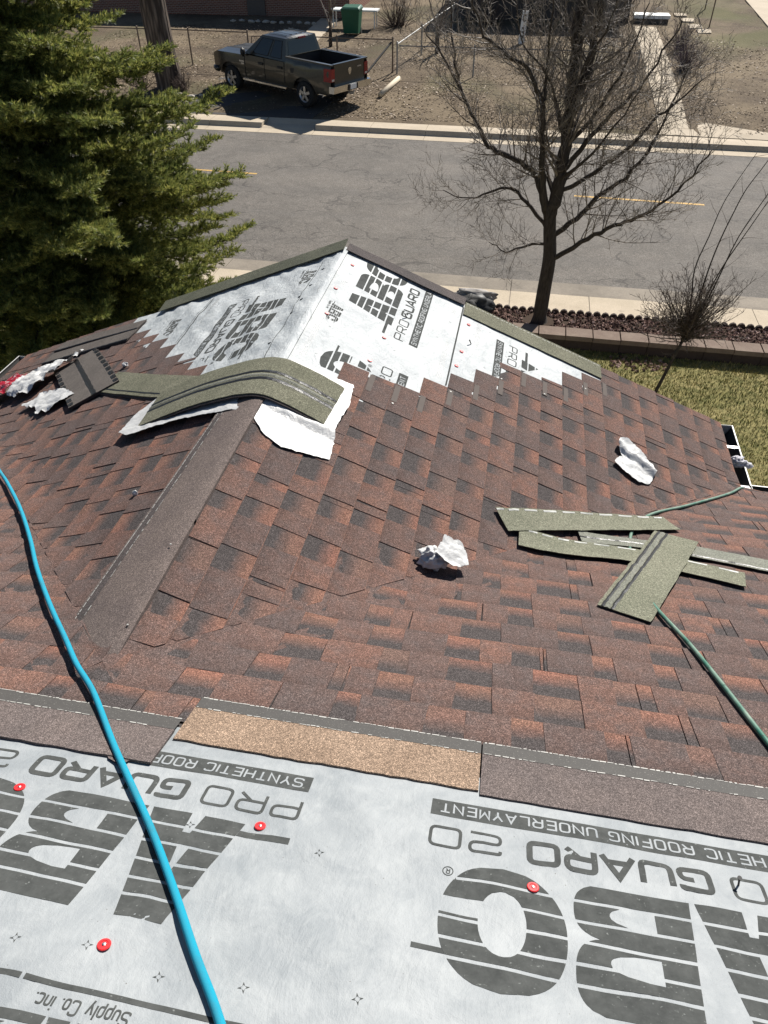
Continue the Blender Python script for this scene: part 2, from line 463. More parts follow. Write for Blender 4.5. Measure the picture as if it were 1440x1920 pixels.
for i, (dd, sh, q, place, top, low, cf, fl) in enumerate(TABLIST):
    if i < 300:
        mb = MB(); slab(mb, q, place, top, low, cf, (), fl); mb.build('tab', MAT['tab'], sh, vcol=True)
    else: rest.setdefault(sh.name, (sh, []))[1].append((q, place, top, low, cf, fl))
mb = MB()
for nm, (sh, lst) in rest.items():
    for (q, place, top, low, cf, fl) in lst: slab(mb, q, place, top, low, cf, (), fl)
o = hp('tab', mb, MAT['tab'], vcol=True); o['kind'] = 'stuff'
print('shingles', len([1 for c in HOUSE.children if c.name.startswith('shingle')]), 'tabs', len(TABLIST))

# metal-free woven valleys: a lining that closes the joint between the slopes
for sg in (1, -1):
    mb = MB(); mb.smooth = True; N = 40
    for i in range(N):
        for k in range(8):
            def vp(i, k):
                t = 2.57 * i / N; w = (k - 4) * .045; x = XR + sg * (t + w * .707); y = 1.18 + t - w * .707; return (x, y, roof_h(x, y) + .0035)
            q = [vp(i, k), vp(i, k + 1), vp(i + 1, k + 1), vp(i + 1, k)]; mb.poly(q if sg < 0 else q[::-1], [(.4, .5, 0, 1)] * 4)
    hp('valley_lining', mb, MAT['tab'], vcol=True)
# smooth grey nail strips left bare at the steps
for (i, (b0, b1, ye)) in enumerate(RSTEP[1:] + [(.65, .78, 4.5)]):
    mb = MB(); prev = RSTEP[i][2]
    mb.poly([PR(a, b, n) for a, b, n in ((prev - .16, b0 + .008, .0058), (prev - .16, b0 + .036, .0062), (prev - .008, b0 + .036, .0062), (prev - .008, b0 + .008, .0058))])
    hp('nail_strip', mb, MAT['nail_bare'])

# bare head laps of the topmost course on the main slope
def strip_on(place, poly, th, mats, name, label=None, cuts=(), n0=.008, wob=0, parent=None, seed=0, lowoff=.0005):
    mb = MB(); f = lambda a, b: n0 + th + wob * noise.noise((a * 7, b * 7, seed))
    slab(mb, poly, place, f, lambda a, b: n0 + lowoff, lambda a, b: (0, 0, 0, 1), cuts, place is not PM)
    return hp(name, mb, mats, label, parent)
def rough_edge(x0, x1, y, amp, n, seed): return [(x0 + (x1 - x0) * i / n, y + amp * noise.noise((i * .9, seed, 2.0))) for i in range(n + 1)]
def headlap(x0, x1, yt, yb, mat, label, n0, skew=0.0, bend=0.0):
    cuts = [x0 + .07 * i for i in range(1, int((x1 - x0) / .07) + 1)]
    lo = rough_edge(x1 - skew, x0 - skew, yb, .006, 26, x0)
    poly = lo + [(x0, yt - .04), (x1, yt - .04)]
    mb = MB(); f = lambda a, b: n0 + .003 + bend * max(0, (yt - .1 - b)) * (1 + .5 * math.sin(a * 9))
    # non-convex outline: build as thin vertical slices
    def yl(x):
        for i in range(len(lo) - 1):
            if lo[i + 1][0] <= x <= lo[i][0]:
                t = (x - lo[i][0]) / (lo[i + 1][0] - lo[i][0]); return lo[i][1] + (lo[i + 1][1] - lo[i][1]) * t
        return yb
    N = 40
    for i in range(N):
        xa, xb = x0 + (x1 - x0) * i / N, x0 + (x1 - x0) * (i + 1) / N
        q = [(xa - skew, yl(xa - skew)), (xb - skew, yl(xb - skew)), (xb, yt - .04), (xa, yt - .04)]
        mb.poly([PM(a, b, f(a, b)) for a, b in q])
        mb.poly([PM(q[0][0], q[0][1], n0 - .004), PM(q[1][0], q[1][1], n0 - .004), PM(q[1][0], q[1][1], f(*q[1])), PM(q[0][0], q[0][1], f(*q[0]))])
    for (xe, sg) in ((x0, 1), (x1, -1)):
        q = [(xe - skew, yl(min(max(xe - skew, x0 - skew), x1 - skew))), (xe, yt - .04)]
        if sg < 0: q.reverse()
        mb.poly([PM(q[0][0], q[0][1], f(*q[0])), PM(q[1][0], q[1][1], f(*q[1])), PM(q[1][0], q[1][1], n0 - .004), PM(q[0][0], q[0][1], n0 - .004)])
    o = hp('shingle', mb, MAT[mat], label)
    mb = MB()
    for i in range(N):
        xa, xb = x0 + (x1 - x0) * i / N, x0 + (x1 - x0) * (i + 1) / N
        mb.poly([PM(a, b, n) for a, b, n in ((xa, yt - .042, n0 + .0036), (xb, yt - .042, n0 + .0036), (xb, yt + .004, n0 + .0022), (xa, yt + .004, n0 + .0022))])
    hp('nail_strip', mb, MAT['nail_zone'], None, o)
    mb = MB(); r5 = random.Random(int(x0 * 1000))
    for yy, dens, hh in ((yt + .003, .97, .0042), (yt - .042, .7, .0046)):
        x = x0 + .005
        while x < x1 - .01:
            w = r5.uniform(.004, .022)
            if r5.random() < dens:
                h2 = r5.uniform(.0008, .0022) * (1.3 if yy > yt else 1); yj = yy + r5.uniform(-.001, .001)
                mb.poly([PM(a, b, n0 + hh - (.001 if yy > yt else 0)) for a, b in ((x, yj - h2), (x + w, yj - h2 * r5.uniform(.3, 1)), (x + w, yj + h2), (x, yj + h2 * r5.uniform(.3, 1)))])
            x += w + r5.uniform(.001, .006)
    hp('adhesive_line', mb, MAT['adhesive'], None, o)['kind'] = 'stuff'
headlap(-.732, .068, 1.10, .925, 'headlap_tan', 'tan granule head lap of a shingle next to the underlayment', .006)
headlap(.072, 1.08, 1.10, .912, 'headlap_grey', 'grey brown head lap right of the tan strip', .006)
headlap(1.085, 2.1, 1.10, .912, 'headlap_grey', None, .006)
headlap(-1.75, -.742, .995, .825, 'headlap_grey', 'grey brown head lap crossed by the blue hose', .010, -.0, .02)
headlap(-2.8, -1.755, .995, .825, 'headlap_grey', None, .010)
# torn flap under the left strip
mb = MB(); Q = [(-.865, .838), (-.79, .838), (-.80, .815), (-.825, .808), (-.85, .818)]
mb.poly([PM(a, b, .009 + (.84 - b) * .15) for a, b in Q][::-1])
mb.poly([PM(a, b, .0075 + (.84 - b) * .15) for a, b in Q]); hp('torn_flap', mb, MAT['headlap_grey'])

# ridge cap strips folded over the ridge
def ridge_piece(y0, y1, lift):
    mb = MB(); N = 6; prof = []
    for i in range(13):
        prof.append(i)
    sl_ = lambda y: -.238 + .058 * max(0, min(1, (y - 1.3) / 1.3)); sr_ = .028
    def pp(i, y, dz=0.0):
        q = sl_(y) + (sr_ - sl_(y)) * i / 12
        return (XR + q, y, ZR - MP * math.sqrt(q * q + .035 ** 2) + .028 + lift * (1 - (y - y0) / (y1 - y0)) + .002 * noise.noise((y * 5, i * .3, 1)) + dz)
    for j in range(N):
        ya, yb = y0 + (y1 - y0) * j / N, y0 + (y1 - y0) * (j + 1) / N
        mb.smooth = True
        for i in range(12): mb.poly([pp(i, ya), pp(i + 1, ya), pp(i + 1, yb), pp(i, yb)])
        mb.smooth = False
        for i, sg in ((0, 1), (12, -1)):
            P = [pp(i, ya), pp(i, yb), pp(i, yb, -.03), pp(i, ya, -.03)]; mb.poly(P if sg > 0 else P[::-1])
    mb.poly([pp(i, y0) for i in range(12, -1, -1)] + [pp(0, y0, -.03), (XR, y0, ZR - .01), pp(12, y0, -.03)])
    o = hp('ridge_cap', mb, MAT['cap'])
    mb = MB(); r5 = random.Random(int(y0 * 100))
    for fr, dens in ((.05, .95), (.17, .5)):
        yy = y0 + .01
        while yy < y1 - .02:
            w = r5.uniform(.006, .03)
            if r5.random() < dens:
                h2 = r5.uniform(.04, .1); a_, b_, c_, d_ = pp(fr * 12 - h2, yy, .003), pp(fr * 12 + h2, yy, .003), pp(fr * 12 + h2, yy + w, .003), pp(fr * 12 - h2, yy + w, .003); mb.poly([a_, b_, c_, d_])
            yy += w + r5.uniform(.001, .008)
    hp('adhesive_line', mb, MAT['adhesive'], None, o)['kind'] = 'stuff'
    mb = MB()
    for j in range(N):
        ya, yb = y0 + .003 + (y1 - y0) * j / N, y0 + .003 + (y1 - y0) * (j + 1) / N
        mb.poly([pp(.6, ya, .0012), pp(2.0, ya, .0012), pp(2.0, yb, .0012), pp(.6, yb, .0012)])
    hp('nail_strip', mb, MAT['dark_strip'], None, o)
ridge_piece(1.17, 1.86, .004); ridge_piece(1.84, 2.9, .0)
for (x, y) in ((-1.07, 1.33), (-1.08, 1.70)):
    mb = MB(); mb.lathe((x, y, hG(x) + .026), [(.0035, -.002), (.0035, .001), (.002, .002)], 8); hp('nail_head', mb, MAT['adhesive'])

# ------------------------------------------------------------------ underlayment sheets
def wavM(a, b): return max(0, min(1, (.9 - b) / .12)) * wavM0(a, b) - .004 * max(0, min(1, (b - .86) / .06))
CREASE = [(-.9, .75, -.2, .45), (-.2, .80, .35, .55), (-.3, .55, .1, .2), (.1, .62, .7, .35), (-.75, .3, -.3, .62), (.3, .85, .75, .62), (-.41, .70, -.30, .84), (-.41, .70, -.15, .66), (-.6, .38, -.55, .55), (-.6, .38, -.8, .25), (.195, .674, .05, .80), (.195, .674, .32, .83), (-.25, .9, -.05, .5)]
def crease(a, b):
    h = 0
    for i, (x0, y0, x1, y1) in enumerate(CREASE):
        dx, dy = x1 - x0, y1 - y0; L2 = dx * dx + dy * dy; t = ((a - x0) * dx + (b - y0) * dy) / L2
        if -.1 < t < 1.1:
            d = abs((a - x0) * dy - (b - y0) * dx) / math.sqrt(L2) + .012 * noise.noise((t * 6, i, 0)); h += (.0042 if i < 6 else .003) * math.exp(-(d / .026) ** 2) * max(0, min(1, (1.1 - t) * 3)) * max(0, min(1, (t + .1) * 5))
    return h
def wavM0(a, b): return crease(a, b) + .006 * noise.noise((a * 3.1, b * 3.1 + a, 0.3)) + .0035 * noise.noise((a * 8 + b * 5, b * 7 - a * 2, 1.7)) + .0022 * noise.noise((a * 15 + b * 6, b * 19, 4.)) - .004 * sum(max(0, 1 - math.hypot(a - q, b - w) / .09) ** 2 for q, w in ((-.996, .689), (-.414, .705), (-.595, .379), (.195, .674)))
def wavR(a, b):
    k = max(0, min(1, (a - (3.33 + max(0, b + .42) * 1.22)) / .12)); return k * wavR0(a, b) - (1 - k) * .002
def wavR0(a, b): return .004 * noise.noise((a * 4, b * 4, 5.3)) + .0028 * noise.noise((a * 11 + b * 12, b * 5, 2.2))
def wavL0(a, b): return .012 * noise.noise((a * 2.5 + b * 6, b * 2 - a * 1.0, 8.3)) + .009 * noise.noise((a * 9 + b * 16, b * 3 - a * 1.5, 3.2)) + .003 * noise.noise((a * 20 + b * 30, b * 9 - a * 4, 1.2))
def wavL(a, b):
    k = max(0, min(1, (a - (3.12 + max(0, -1.436 - b) * 1.18)) / .16)); return k * wavL0(a, b) - (1 - k) * .004
STEP = .026
def sheet(name, place, a0, a1, b0, b1, wav, label, step=STEP, keep=None, n0=.0035):
    mb = MB(); na = abs(int(round((a1 - a0) / step))); nb = abs(int(round((b1 - b0) / step))); mb.smooth = True
    sa, sb = (a1 - a0) / na, (b1 - b0) / nb
    idx = {}
    for i in range(na + 1):
        for j in range(nb + 1):
            a, b = a0 + i * sa, b0 + j * sb
            idx[i, j] = mb.vert(place(a, b, n0 + wav(a, b)))
    fl = (place is not PM) ^ ((a1 - a0) * (b1 - b0) < 0)
    for i in range(na):
        for j in range(nb):
            if keep and not keep(a0 + (i + .5) * sa, b0 + (j + .5) * sb): continue
            q = (idx[i, j], idx[i + 1, j], idx[i + 1, j + 1], idx[i, j + 1]); mb.face(q[::-1] if fl else q)
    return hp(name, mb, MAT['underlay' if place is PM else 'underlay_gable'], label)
UM = sheet('underlayment', PM, -2.3, 1.85, -.5, .975, wavM, 'white printed underlayment sheet on the main slope in the foreground', n0=.007)
UR = sheet('underlayment', PR, 2.45, YG, XR + .004, .9, wavR, 'white printed underlayment on the right slope of the gable', keep=lambda a, b: a > 3.0 + max(0, (b + .7)) * .95)
UL = sheet('underlayment', PL, 2.45, YG, XR - .004, -2.7, wavL, 'wrinkled printed underlayment on the left slope of the gable', n0=.008, keep=lambda a, b: a > 2.9 + max(0, (-1.4 - b)) * 1.12)

mb = MB(); mb.smooth = True; NS = 40
for j in range(NS):
    ya, yb = 2.9 + (YG - 2.9) * j / NS, 2.9 + (YG - 2.9) * (j + 1) / NS
    for i in range(10):
        f = lambda k, y: (XR + (k - 5) * .006, y, ZR - MP * math.sqrt(((k - 5) * .006) ** 2 + .016 ** 2) + .0195 + .0015 * noise.noise((y * 8, k, 0)))
        mb.poly([f(i, ya), f(i + 1, ya), f(i + 1, yb), f(i, yb)])
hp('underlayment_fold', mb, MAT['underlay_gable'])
# ---- printing: a stroke font with rounded corners, and the striped three-letter logo
def rc(pts, r, closed=False, n=4):
    """round the corners of a polyline"""
    out = []; m = len(pts)
    for i in range(m):
        p = Vector(pts[i])
        if not closed and i in (0, m - 1): out.append(p); continue
        a = Vector(pts[i - 1]); b = Vector(pts[(i + 1) % m])
        da = (a - p); db = (b - p); ra = min(r, da.length * .49); rb = min(r, db.length * .49)
        s = p + da.normalized() * ra; e = p + db.normalized() * rb
        for k in range(n + 1):
            t = k / n; out.append(s * (1 - t) ** 2 + p * 2 * t * (1 - t) + e * t * t)
    if closed: out.append(out[0].copy())
    return out
W_ = .78
GL = {
 'P': [[(0, 0), (0, 1), (W_, 1), (W_, .42), (0, .42)]], 'R': [[(0, 0), (0, 1), (W_, 1), (W_, .42), (0, .42)], [(.42, .42), (W_, 0)]],
 'O': [[(0, 0), (0, 1), (W_, 1), (W_, 0), 'c']], '0': [[(0, 0), (0, 1), (W_, 1), (W_, 0), 'c']], 'D': [[(0, 0), (0, 1), (W_, 1), (W_, 0), 'd']],
 'G': [[(W_, .85), (W_, 1), (0, 1), (0, 0), (W_, 0), (W_, .5), (.42, .5)]], 'U': [[(0, 1), (0, 0), (W_, 0), (W_, 1)]], 'A': [[(-.04, 0), (W_ / 2, 1), (W_ + .04, 0)], [(.14, .3), (W_ - .14, .3)]],
 '2': [[(0, .82), (0, 1), (W_, 1), (W_, .52), (0, .48), (0, 0), (W_, 0)]], 'S': [[(W_, .82), (W_, 1), (0, 1), (0, .5), (W_, .5), (W_, 0), (0, 0), (0, .18)]],
 'Y': [[(0, 1), (W_ / 2, .45), (W_, 1)], [(W_ / 2, .45), (W_ / 2, 0)]], 'N': [[(0, 0), (0, 1), (W_, 0), (W_, 1)]], 'T': [[(0, 1), (W_, 1)], [(W_ / 2, .93), (W_ / 2, 0)]],
 'H': [[(0, 0), (0, 1)], [(W_, 0), (W_, 1)], [(.08, .5), (W_ - .08, .5)]], 'E': [[(W_, 1), (0, 1), (0, 0), (W_, 0)], [(.08, .5), (W_ - .06, .5)]], 'I': [[(0, 0), (0, 1)]],
 'C': [[(W_, .8), (W_, 1), (0, 1), (0, 0), (W_, 0), (W_, .2)]], 'F': [[(W_, 1), (0, 1), (0, 0)], [(.08, .5), (W_ - .1, .5)]], 'L': [[(0, 1), (0, 0), (W_, 0)]],
 'M': [[(0, 0), (0, 1), (W_ / 2, .3), (W_, 1), (W_, 0)]], 'u': [[(0, .7), (0, 0), (.55, 0), (.55, .7)]], 'p': [[(0, -.3), (0, .7), (.55, .7), (.55, 0), (.06, 0)]], 'l': [[(0, 0), (0, 1)]],
 'y': [[(0, .7), (.28, .05)], [(.6, .7), (.2, -.3)]], 'o': [[(0, 0), (0, .7), (.55, .7), (.55, 0), 'c']], 'n': [[(0, 0), (0, .7), (.55, .7), (.55, 0)]], 'c': [[(.55, .6), (.55, .7), (0, .7), (0, 0), (.55, 0), (.55, .1)]],
 'i': [[(0, 0), (0, .7)], [(0, .88), (0, 1)]], '.': [[(0, 0), (0, .1)]], ' ': []}
ADV = {'I': .0, 'l': 0, 'i': 0, '.': 0, 'u': .55, 'p': .55, 'y': .6, 'o': .55, 'n': .55, 'c': .55, ' ': .35}
def text_quads(s, x, y, h, width, wt, sx=1.0, gap=.26):
    """quads (list of 4 text-space points) for string s, letter height h, fitted to a total width"""
    tot = sum(ADV.get(c, W_) + gap for c in s) - gap; k = width / tot
    out = []; cx = x; lvl = 0
    for c in s:
        for st in GL[c]:
            closed = st[-1] in ('c', 'd'); pts = [p for p in st if not isinstance(p, str)]
            P = [(cx + p[0] * k, y + p[1] * h) for p in pts]
            sharp = c in 'AYNMTHEFLI' ; r = h * (.02 if sharp else .24)
            P = rc(P, r, closed) if not sharp else [Vector(p) for p in P]
            lvl += 1; n = len(P); w = wt / 2; Lf = []
            for i in range(n):
                if closed: d0 = P[i] - P[i - 1 if i > 0 else n - 2]; d1 = P[(i + 1) if i < n - 1 else 1] - P[i]
                else: d0 = P[i] - P[i - 1] if i else P[1] - P[0]; d1 = P[i + 1] - P[i] if i < n - 1 else d0
                d0 = d0.normalized() if d0.length > 1e-9 else d1.normalized(); d1 = d1.normalized() if d1.length > 1e-9 else d0
                t = d0 + d1; t = t.normalized() if t.length > 1e-6 else d0
                nn = Vector((-t.y, t.x)); c2 = max(.45, nn.dot(Vector((-d0.y, d0.x)))); Lf.append(nn * (w / c2))
            for i in range(n - 1):
                out.append(([P[i] + Lf[i], P[i] - Lf[i], P[i + 1] - Lf[i + 1], P[i + 1] + Lf[i + 1]], lvl % 4))
        cx += (ADV.get(c, W_) + gap) * k
    return out
def sup(t, e=2.4): return max(0, 1 - abs(t) ** e) ** (1 / e)
GAPS = [.155, .335, .505, .675, .82]
def logo_spans(y):
    """horizontal spans of the three letters at height y (0..1), keyed by stroke; x in block units (0..0.9 m)"""
    S = {}
    # A : diagonal left leg, upright right leg, thin foot reaching left
    xl = .112 + .066 * y; xr = .332 - .056 * y
    if y < .2: S['a1'] = (xl, xl + .095); S['a2'] = (.238, xr)
    elif y < .33: S['a3'] = (xl, xr)
    elif y < .60 and xl + .07 < .236 - .02 * y: S['a4'] = (xl, xl + .07); S['a5'] = (.238 - .02 * y, xr)
    else: S['a6'] = (xl, xr)
    if .075 < y < .135: S['a7'] = (0.0, xl - .0005)
    # B
    if y < .46: xb = .343 + .165 + .072 * sup((y - .225) / .24, 2.6); k = 'b'
    else: xb = .343 + .165 + .072 * sup((y - .73) / .275, 2.6); k = 'B'
    if .14 < y < .335: S['c1'] = (.343, .418); S['c2'] = (.420 + .085 * sup((y - .2375) / .0985, 2.2), xb)
    elif .535 < y < .725: S['c3'] = (.343, .418); S['c4'] = (.420 + .085 * sup((y - .63) / .096, 2.2), xb)
    else: S['c5' + k] = (.343, xb)
    for q in list(S):
        if q[0] == 'c': S[q] = (S[q][0] + .028 * y, S[q][1] + .012 * y)
    # C with a thin tail
    e = sup((y - .5) / .5, 2.3); cx = .728; hw = .127 * e
    if .22 < y < .74:
        hi = .048 * sup((y - .48) / .261, 2.1)
        S['d1'] = (cx - hw, cx - hi)
        if y <= .34: S['d2'] = (cx + hi, cx + hw)
        elif y >= .47: S['d3'] = (cx + hi, cx + hw)
    else: S['d4' + ('l' if y < .5 else 'h')] = (cx - hw, cx + hw)
    if .765 < y < .806: S['d5'] = (cx + hw + .0005, .9)
    return S
def logo_quads(x, y, w, h):
    out = []; edges = [0] + GAPS + [1]
    marks = [.075, .135, .14, .2, .22, .33, .335, .34, .46, .47, .535, .60, .725, .74, .765, .806]
    for i in range(len(edges) - 1):
        y0 = edges[i] + (.014 if i else 0); y1 = edges[i + 1] - (.014 if i < len(edges) - 2 else 0); N = 6
        ys = sorted(set([y0 + (y1 - y0) * j / N for j in range(N + 1)] + [m for m in marks if y0 < m < y1]))
        for ya, yb in zip(ys[:-1], ys[1:]):
            if yb - ya < 1e-4: continue
            A = logo_spans(ya + 1e-5); B = logo_spans(yb - 1e-5)
            for k in A:
                if k not in B: continue
                p, q = A[k], B[k]
                if p[1] - p[0] < 1e-4 and q[1] - q[0] < 1e-4: continue
                out.append(([Vector((x + p[0] * w, y + ya * h)), Vector((x + p[1] * w, y + ya * h)), Vector((x + q[1] * w, y + yb * h)), Vector((x + q[0] * w, y + yb * h))], 0))
    return out
def rect_q(x0, y0, x1, y1): return [([Vector((x0, y0)), Vector((x1, y0)), Vector((x1, y1)), Vector((x0, y1))], 0)]
def star_q(x, y, r):
    o = []
    for k in range(4):
        a = math.pi / 2 * k + .3
        p = Vector((x + r * math.cos(a), y + r * math.sin(a))); q = Vector((x + r * .32 * math.cos(a + .785), y + r * .32 * math.sin(a + .785))); q2 = Vector((x + r * .32 * math.cos(a - .785), y + r * .32 * math.sin(a - .785)))
        c = Vector((x + r * .28 * math.cos(a), y + r * .28 * math.sin(a)))
        o += [([p, q, (p + c * 2) / 3, (p * 2 + q2) / 3], 0), ([p, (p + c * 2) / 3, q2, q2 * .8 + p * .2], 1)]
    return o
def ring_q(x, y, r, w, n=18):
    return [([Vector((x + rr * math.cos(a), y + rr * math.sin(a))) for rr, a in ((r, 2 * math.pi * i / n), (r, 2 * math.pi * (i + 1) / n), (r - w, 2 * math.pi * (i + 1) / n), (r - w, 2 * math.pi * i / n))], 0) for i in range(n)]

class Printer:
    """maps text space (x along the reading direction, y up) onto a slope, cut to the sheet's grid, clipped to keep()"""
    def __init__(s, place, wav, a_org, b_org, a_sign, b_sign, grid, base, keepf=()):
        s.place, s.wav, s.ao, s.bo, s.as_, s.bs = place, wav, a_org, b_org, a_sign, b_sign; s.g = grid; s.keepf = keepf; s.base = base; s.cache = {}
        s.mb = {}
    def gw(s, i, j, a, b):
        a0, sa, b0, sb = s.g; u, v = (a - a0) / sa - i, (b - b0) / sb - j; c = s.cache
        def W(p, q):
            if (p, q) not in c: c[p, q] = s.wav(a0 + p * sa, b0 + q * sb)
            return c[p, q]
        return (W(i, j) * (1 - u) + W(i + 1, j) * u) * (1 - v) + (W(i, j + 1) * (1 - u) + W(i + 1, j + 1) * u) * v
    def add(s, quads, mat='ink', lift=.0006):
        mb = s.mb.setdefault(mat, MB())
        a0, sa, b0, sb = s.g
        for q, lv in quads:
            P = [(s.ao + s.as_ * p.x, s.bo + s.bs * p.y * CP) for p in q]
            for f in s.keepf: P = clip(P, f, 1e-9) if P else []
            if not P: continue
            i0 = int(math.floor((min(p[0] for p in P) - a0) / sa)); i1 = int(math.floor((max(p[0] for p in P) - a0) / sa))
            j0 = int(math.floor((min(p[1] for p in P) - b0) / sb)); j1 = int(math.floor((max(p[1] for p in P) - b0) / sb))
            for i in range(i0, i1 + 1):
                Q = clip(P, lambda p: p[0] - (a0 + i * sa), 1e-9); Q = clip(Q, lambda p: a0 + (i + 1) * sa - p[0], 1e-9) if Q else []
                if not Q: continue
                for j in range(j0, j1 + 1):
                    T = clip(Q, lambda p: p[1] - (b0 + j * sb), 1e-9); T = clip(T, lambda p: b0 + (j + 1) * sb - p[1], 1e-9) if T else []
                    if not T: continue
                    A = sum(T[k][0] * T[(k + 1) % len(T)][1] - T[(k + 1) % len(T)][0] * T[k][1] for k in range(len(T)))
                    if (A < 0) != (s.place is not PM): T.reverse()
                    mb.poly([s.place(a, b, s.base + s.gw(i, j, a, b) + lift + lv * .00008) for a, b in T])
    def block(s, x):
        s.add(logo_quads(x, 0, 1, .285)); y = -.093
        s.add(text_quads('PRO', x + .004, y, .056, .232, .0075))
        s.add(text_quads('GUARD', x + .285, y, .056, .385, .0135))
        s.add(text_quads('20', x + .735, y, .056, .158, .0075))
        s.add(rect_q(x, -.184, x + .9, -.130), lift=.0005)
        s.add(text_quads('SYNTHETIC ROOFING UNDERLAYMENT', x + .022, -.172, .029, .855, .0046, gap=.36), 'underlay', .0009)
        s.add(ring_q(x + .845, .03, .012, .0022)); s.add(text_quads('R', x + .841, .024, .012, .007, .0022))
    def small_logo(s, x, y, k=.42):
        s.add(logo_quads(x, y, k, .285 * k)); q = k / .42; s.add(text_quads('Supply Co. inc.', x + .01, y - .034 * q, .024 * q, .17 * q, .0034 * q, gap=.3))
        s.add(ring_q(x + .9 * k - .01, y + .02 * q, .007, .0016))
    def fine(s, x, y, L, rows, dy=-.009):
        r5 = random.Random(int(abs(x * 991 + y * 77)))
        for k in range(rows):
            xx = x; e = x + L * r5.uniform(.75, 1)
            while xx < e:
                w = r5.uniform(.012, .05); s.add(rect_q(xx, y + dy * k, min(xx + w, e), y + dy * k + .0032), 'ink_fine'); xx += w + .007
    def stars(s, pts, r=.011):
        for (a, b) in pts: s.add(star_q((a - s.ao) * s.as_, (b - s.bo) * s.bs / CP, r))
    def build(s, parent):
        for m, mb in s.mb.items():
            if mb.f: hp('printed_lettering', mb, MAT[m], None, parent)['kind'] = 'stuff'

def gridof(a0, a1, b0, b1):
    na = int(round((a1 - a0) / STEP)); nb = int(round((b1 - b0) / STEP))
    sa, sb = (a1 - a0) / na, (b1 - b0) / nb
    return (min(a0, a1), abs(sa), min(b0, b1), abs(sb))
pr = Printer(PM, wavM, .86, .705, -1, -1, gridof(-2.3, 1.85, -.5, .975), .007)
for x in (-1.2, 0, 1.197): pr.block(x)
pr.add(rect_q(-1, .433, 1.555, .443)); pr.add(rect_q(1.562, .433, 2.9, .443))
for x in (.13, 1.335): pr.small_logo(x, .492)
pr.stars([(-.264, .66), (-.761, .362), (-.623, .371), (-.472, .348), (-.318, .358), (-.117, .378), (-.863, .677), (-.566, .674), (.035, .655), (.331, .644), (.628, .64), (.2, .39), (.42, .4), (-.93, .36)])
pr.build(UM)
def bareR(p):           # beyond the stepped shingle edge
    return p[0] - (3.16 if p[1] < -.80 else 3.30 if p[1] < -.42 else 3.33 + (p[1] + .42) * 1.22)
RK = [lambda p: YG - .05 - p[0], bareR]
pr = Printer(PR, wavR, 3.73, -.66, 1, -1, gridof(2.45, YG, XR + .004, .9), .0035, RK)
for x in (-1.22, 0): pr.block(x)
pr.add(rect_q(-1.3, .425, .9, .435)); pr.fine(-.55, .385, .42, 4); pr.fine(.45, .385, .3, 3); pr.fine(.3, .37, .12, 3)
pr.add(rect_q(-.4, -.402, .9, -.392)); pr.fine(-.2, -.335, .45, 4); pr.fine(.5, -.335, .22, 3)
pr.stars([(3.55, -.95), (3.25, -.95), (4.1, -.98), (3.95, -.9), (4.25, -.86), (3.6, -.6), (3.95, -.4), (4.2, -.35), (4.3, -.1), (4.1, .02), (3.85, -.1)], .009)
pr.build(UR)
pr = Printer(PR, wavR, 4.26, .12, -1, 1, gridof(2.45, YG, XR + .004, .9), .0035, [lambda p: YG - .17 - p[0], lambda p: p[1] + .28, bareR])
pr.block(0); pr.fine(-.1, -.3, .35, 4); pr.build(UR)
pr = Printer(PR, wavR, 3.95, -1.04, -1, 1, gridof(2.45, YG, XR + .004, .9), .0035, [lambda p: p[1] - XR - .01])
pr.small_logo(.12, .05, .25); pr.build(UR)
pr = Printer(PL, wavL, 4.12, -1.575, -1, 1, gridof(2.45, YG, XR - .004, -2.7)[:2] + gridof(2.45, YG, -2.7, XR - .004)[2:], .008, [lambda p: YG - .14 - p[0], lambda p: p[0] - (3.1 + (-1.42 - p[1]) * 1.16)])
for x in (0,): pr.block(x)
pr.add(rect_q(-.3, .408, 1.3, .413)); pr.add(rect_q(-.3, -.43, .6, -.42)); pr.add(rect_q(-.3, -.447, .6, -.443)); pr.small_logo(-.08, -.66, .3); pr.small_logo(-.2, .32, .28); pr.fine(-.2, -.35, .4, 3)
pr.stars([(4.0, -1.25), (3.6, -1.25), (3.3, -1.28), (4.2, -1.9), (3.9, -1.9), (4.2, -2.2)], .011)
pr.build(UL)

# plastic cap nails
def cap_nail(place, a, b, n, r=.0125):
    p = place(a, b, n); nrm = place(a, b, n + .1) - p; q = nrm.to_track_quat('Z', 'Y').to_matrix()
    mb = MB(); mb.smooth = False
    mb.lathe(p, [(r, 0), (r, .0016), (r * .9, .003), (r * .62, .003), (r * .55, .0018), (r * .3, .0018)], 18, mat=q)
    o = hp('cap_nail', mb, MAT['red_cap'])
    mb = MB(); mb.lathe(p, [(r * .28, .0015), (r * .28, .0034), (r * .12, .0042)], 10, mat=q); hp('nail_head', mb, MAT['steel'], None, o)
for a, b in ((-.996, .689), (-.414, .705), (-.595, .379), (.195, .674)): cap_nail(PM, a, b, .0095 + wavM(a, b), .0128)
for b, a in ((-.995, 4.34), (-1.016, 3.972), (-.995, 3.663), (-.673, 3.685), (-.699, 3.399), (-.246, 3.915), (-.258, 3.732), (-.237, 4.271)): cap_nail(PR, a, b, .006 + wavR(a, b), .0125)
mb = MB(); p = PM(.638, .777, .004); mb.tube([p, p + Vector((-.006, .004, .032))], [.0022, .0022], 6); mb.lathe(p + Vector((-.006, .004, .032)), [(.005, 0), (.005, .0015)], 8)
hp('nail', mb, MAT['dark_steel'], 'dark nail standing half driven in the underlayment')
for b, a in ((-.595, 4.01), (-.2, 4.05)):
    mb = MB(); p = PR(a, b, .004); mb.tube([p, p + Vector((-.012, -.006, .03))], [.003, .004], 6); hp('nail', mb, MAT['dark_steel'])
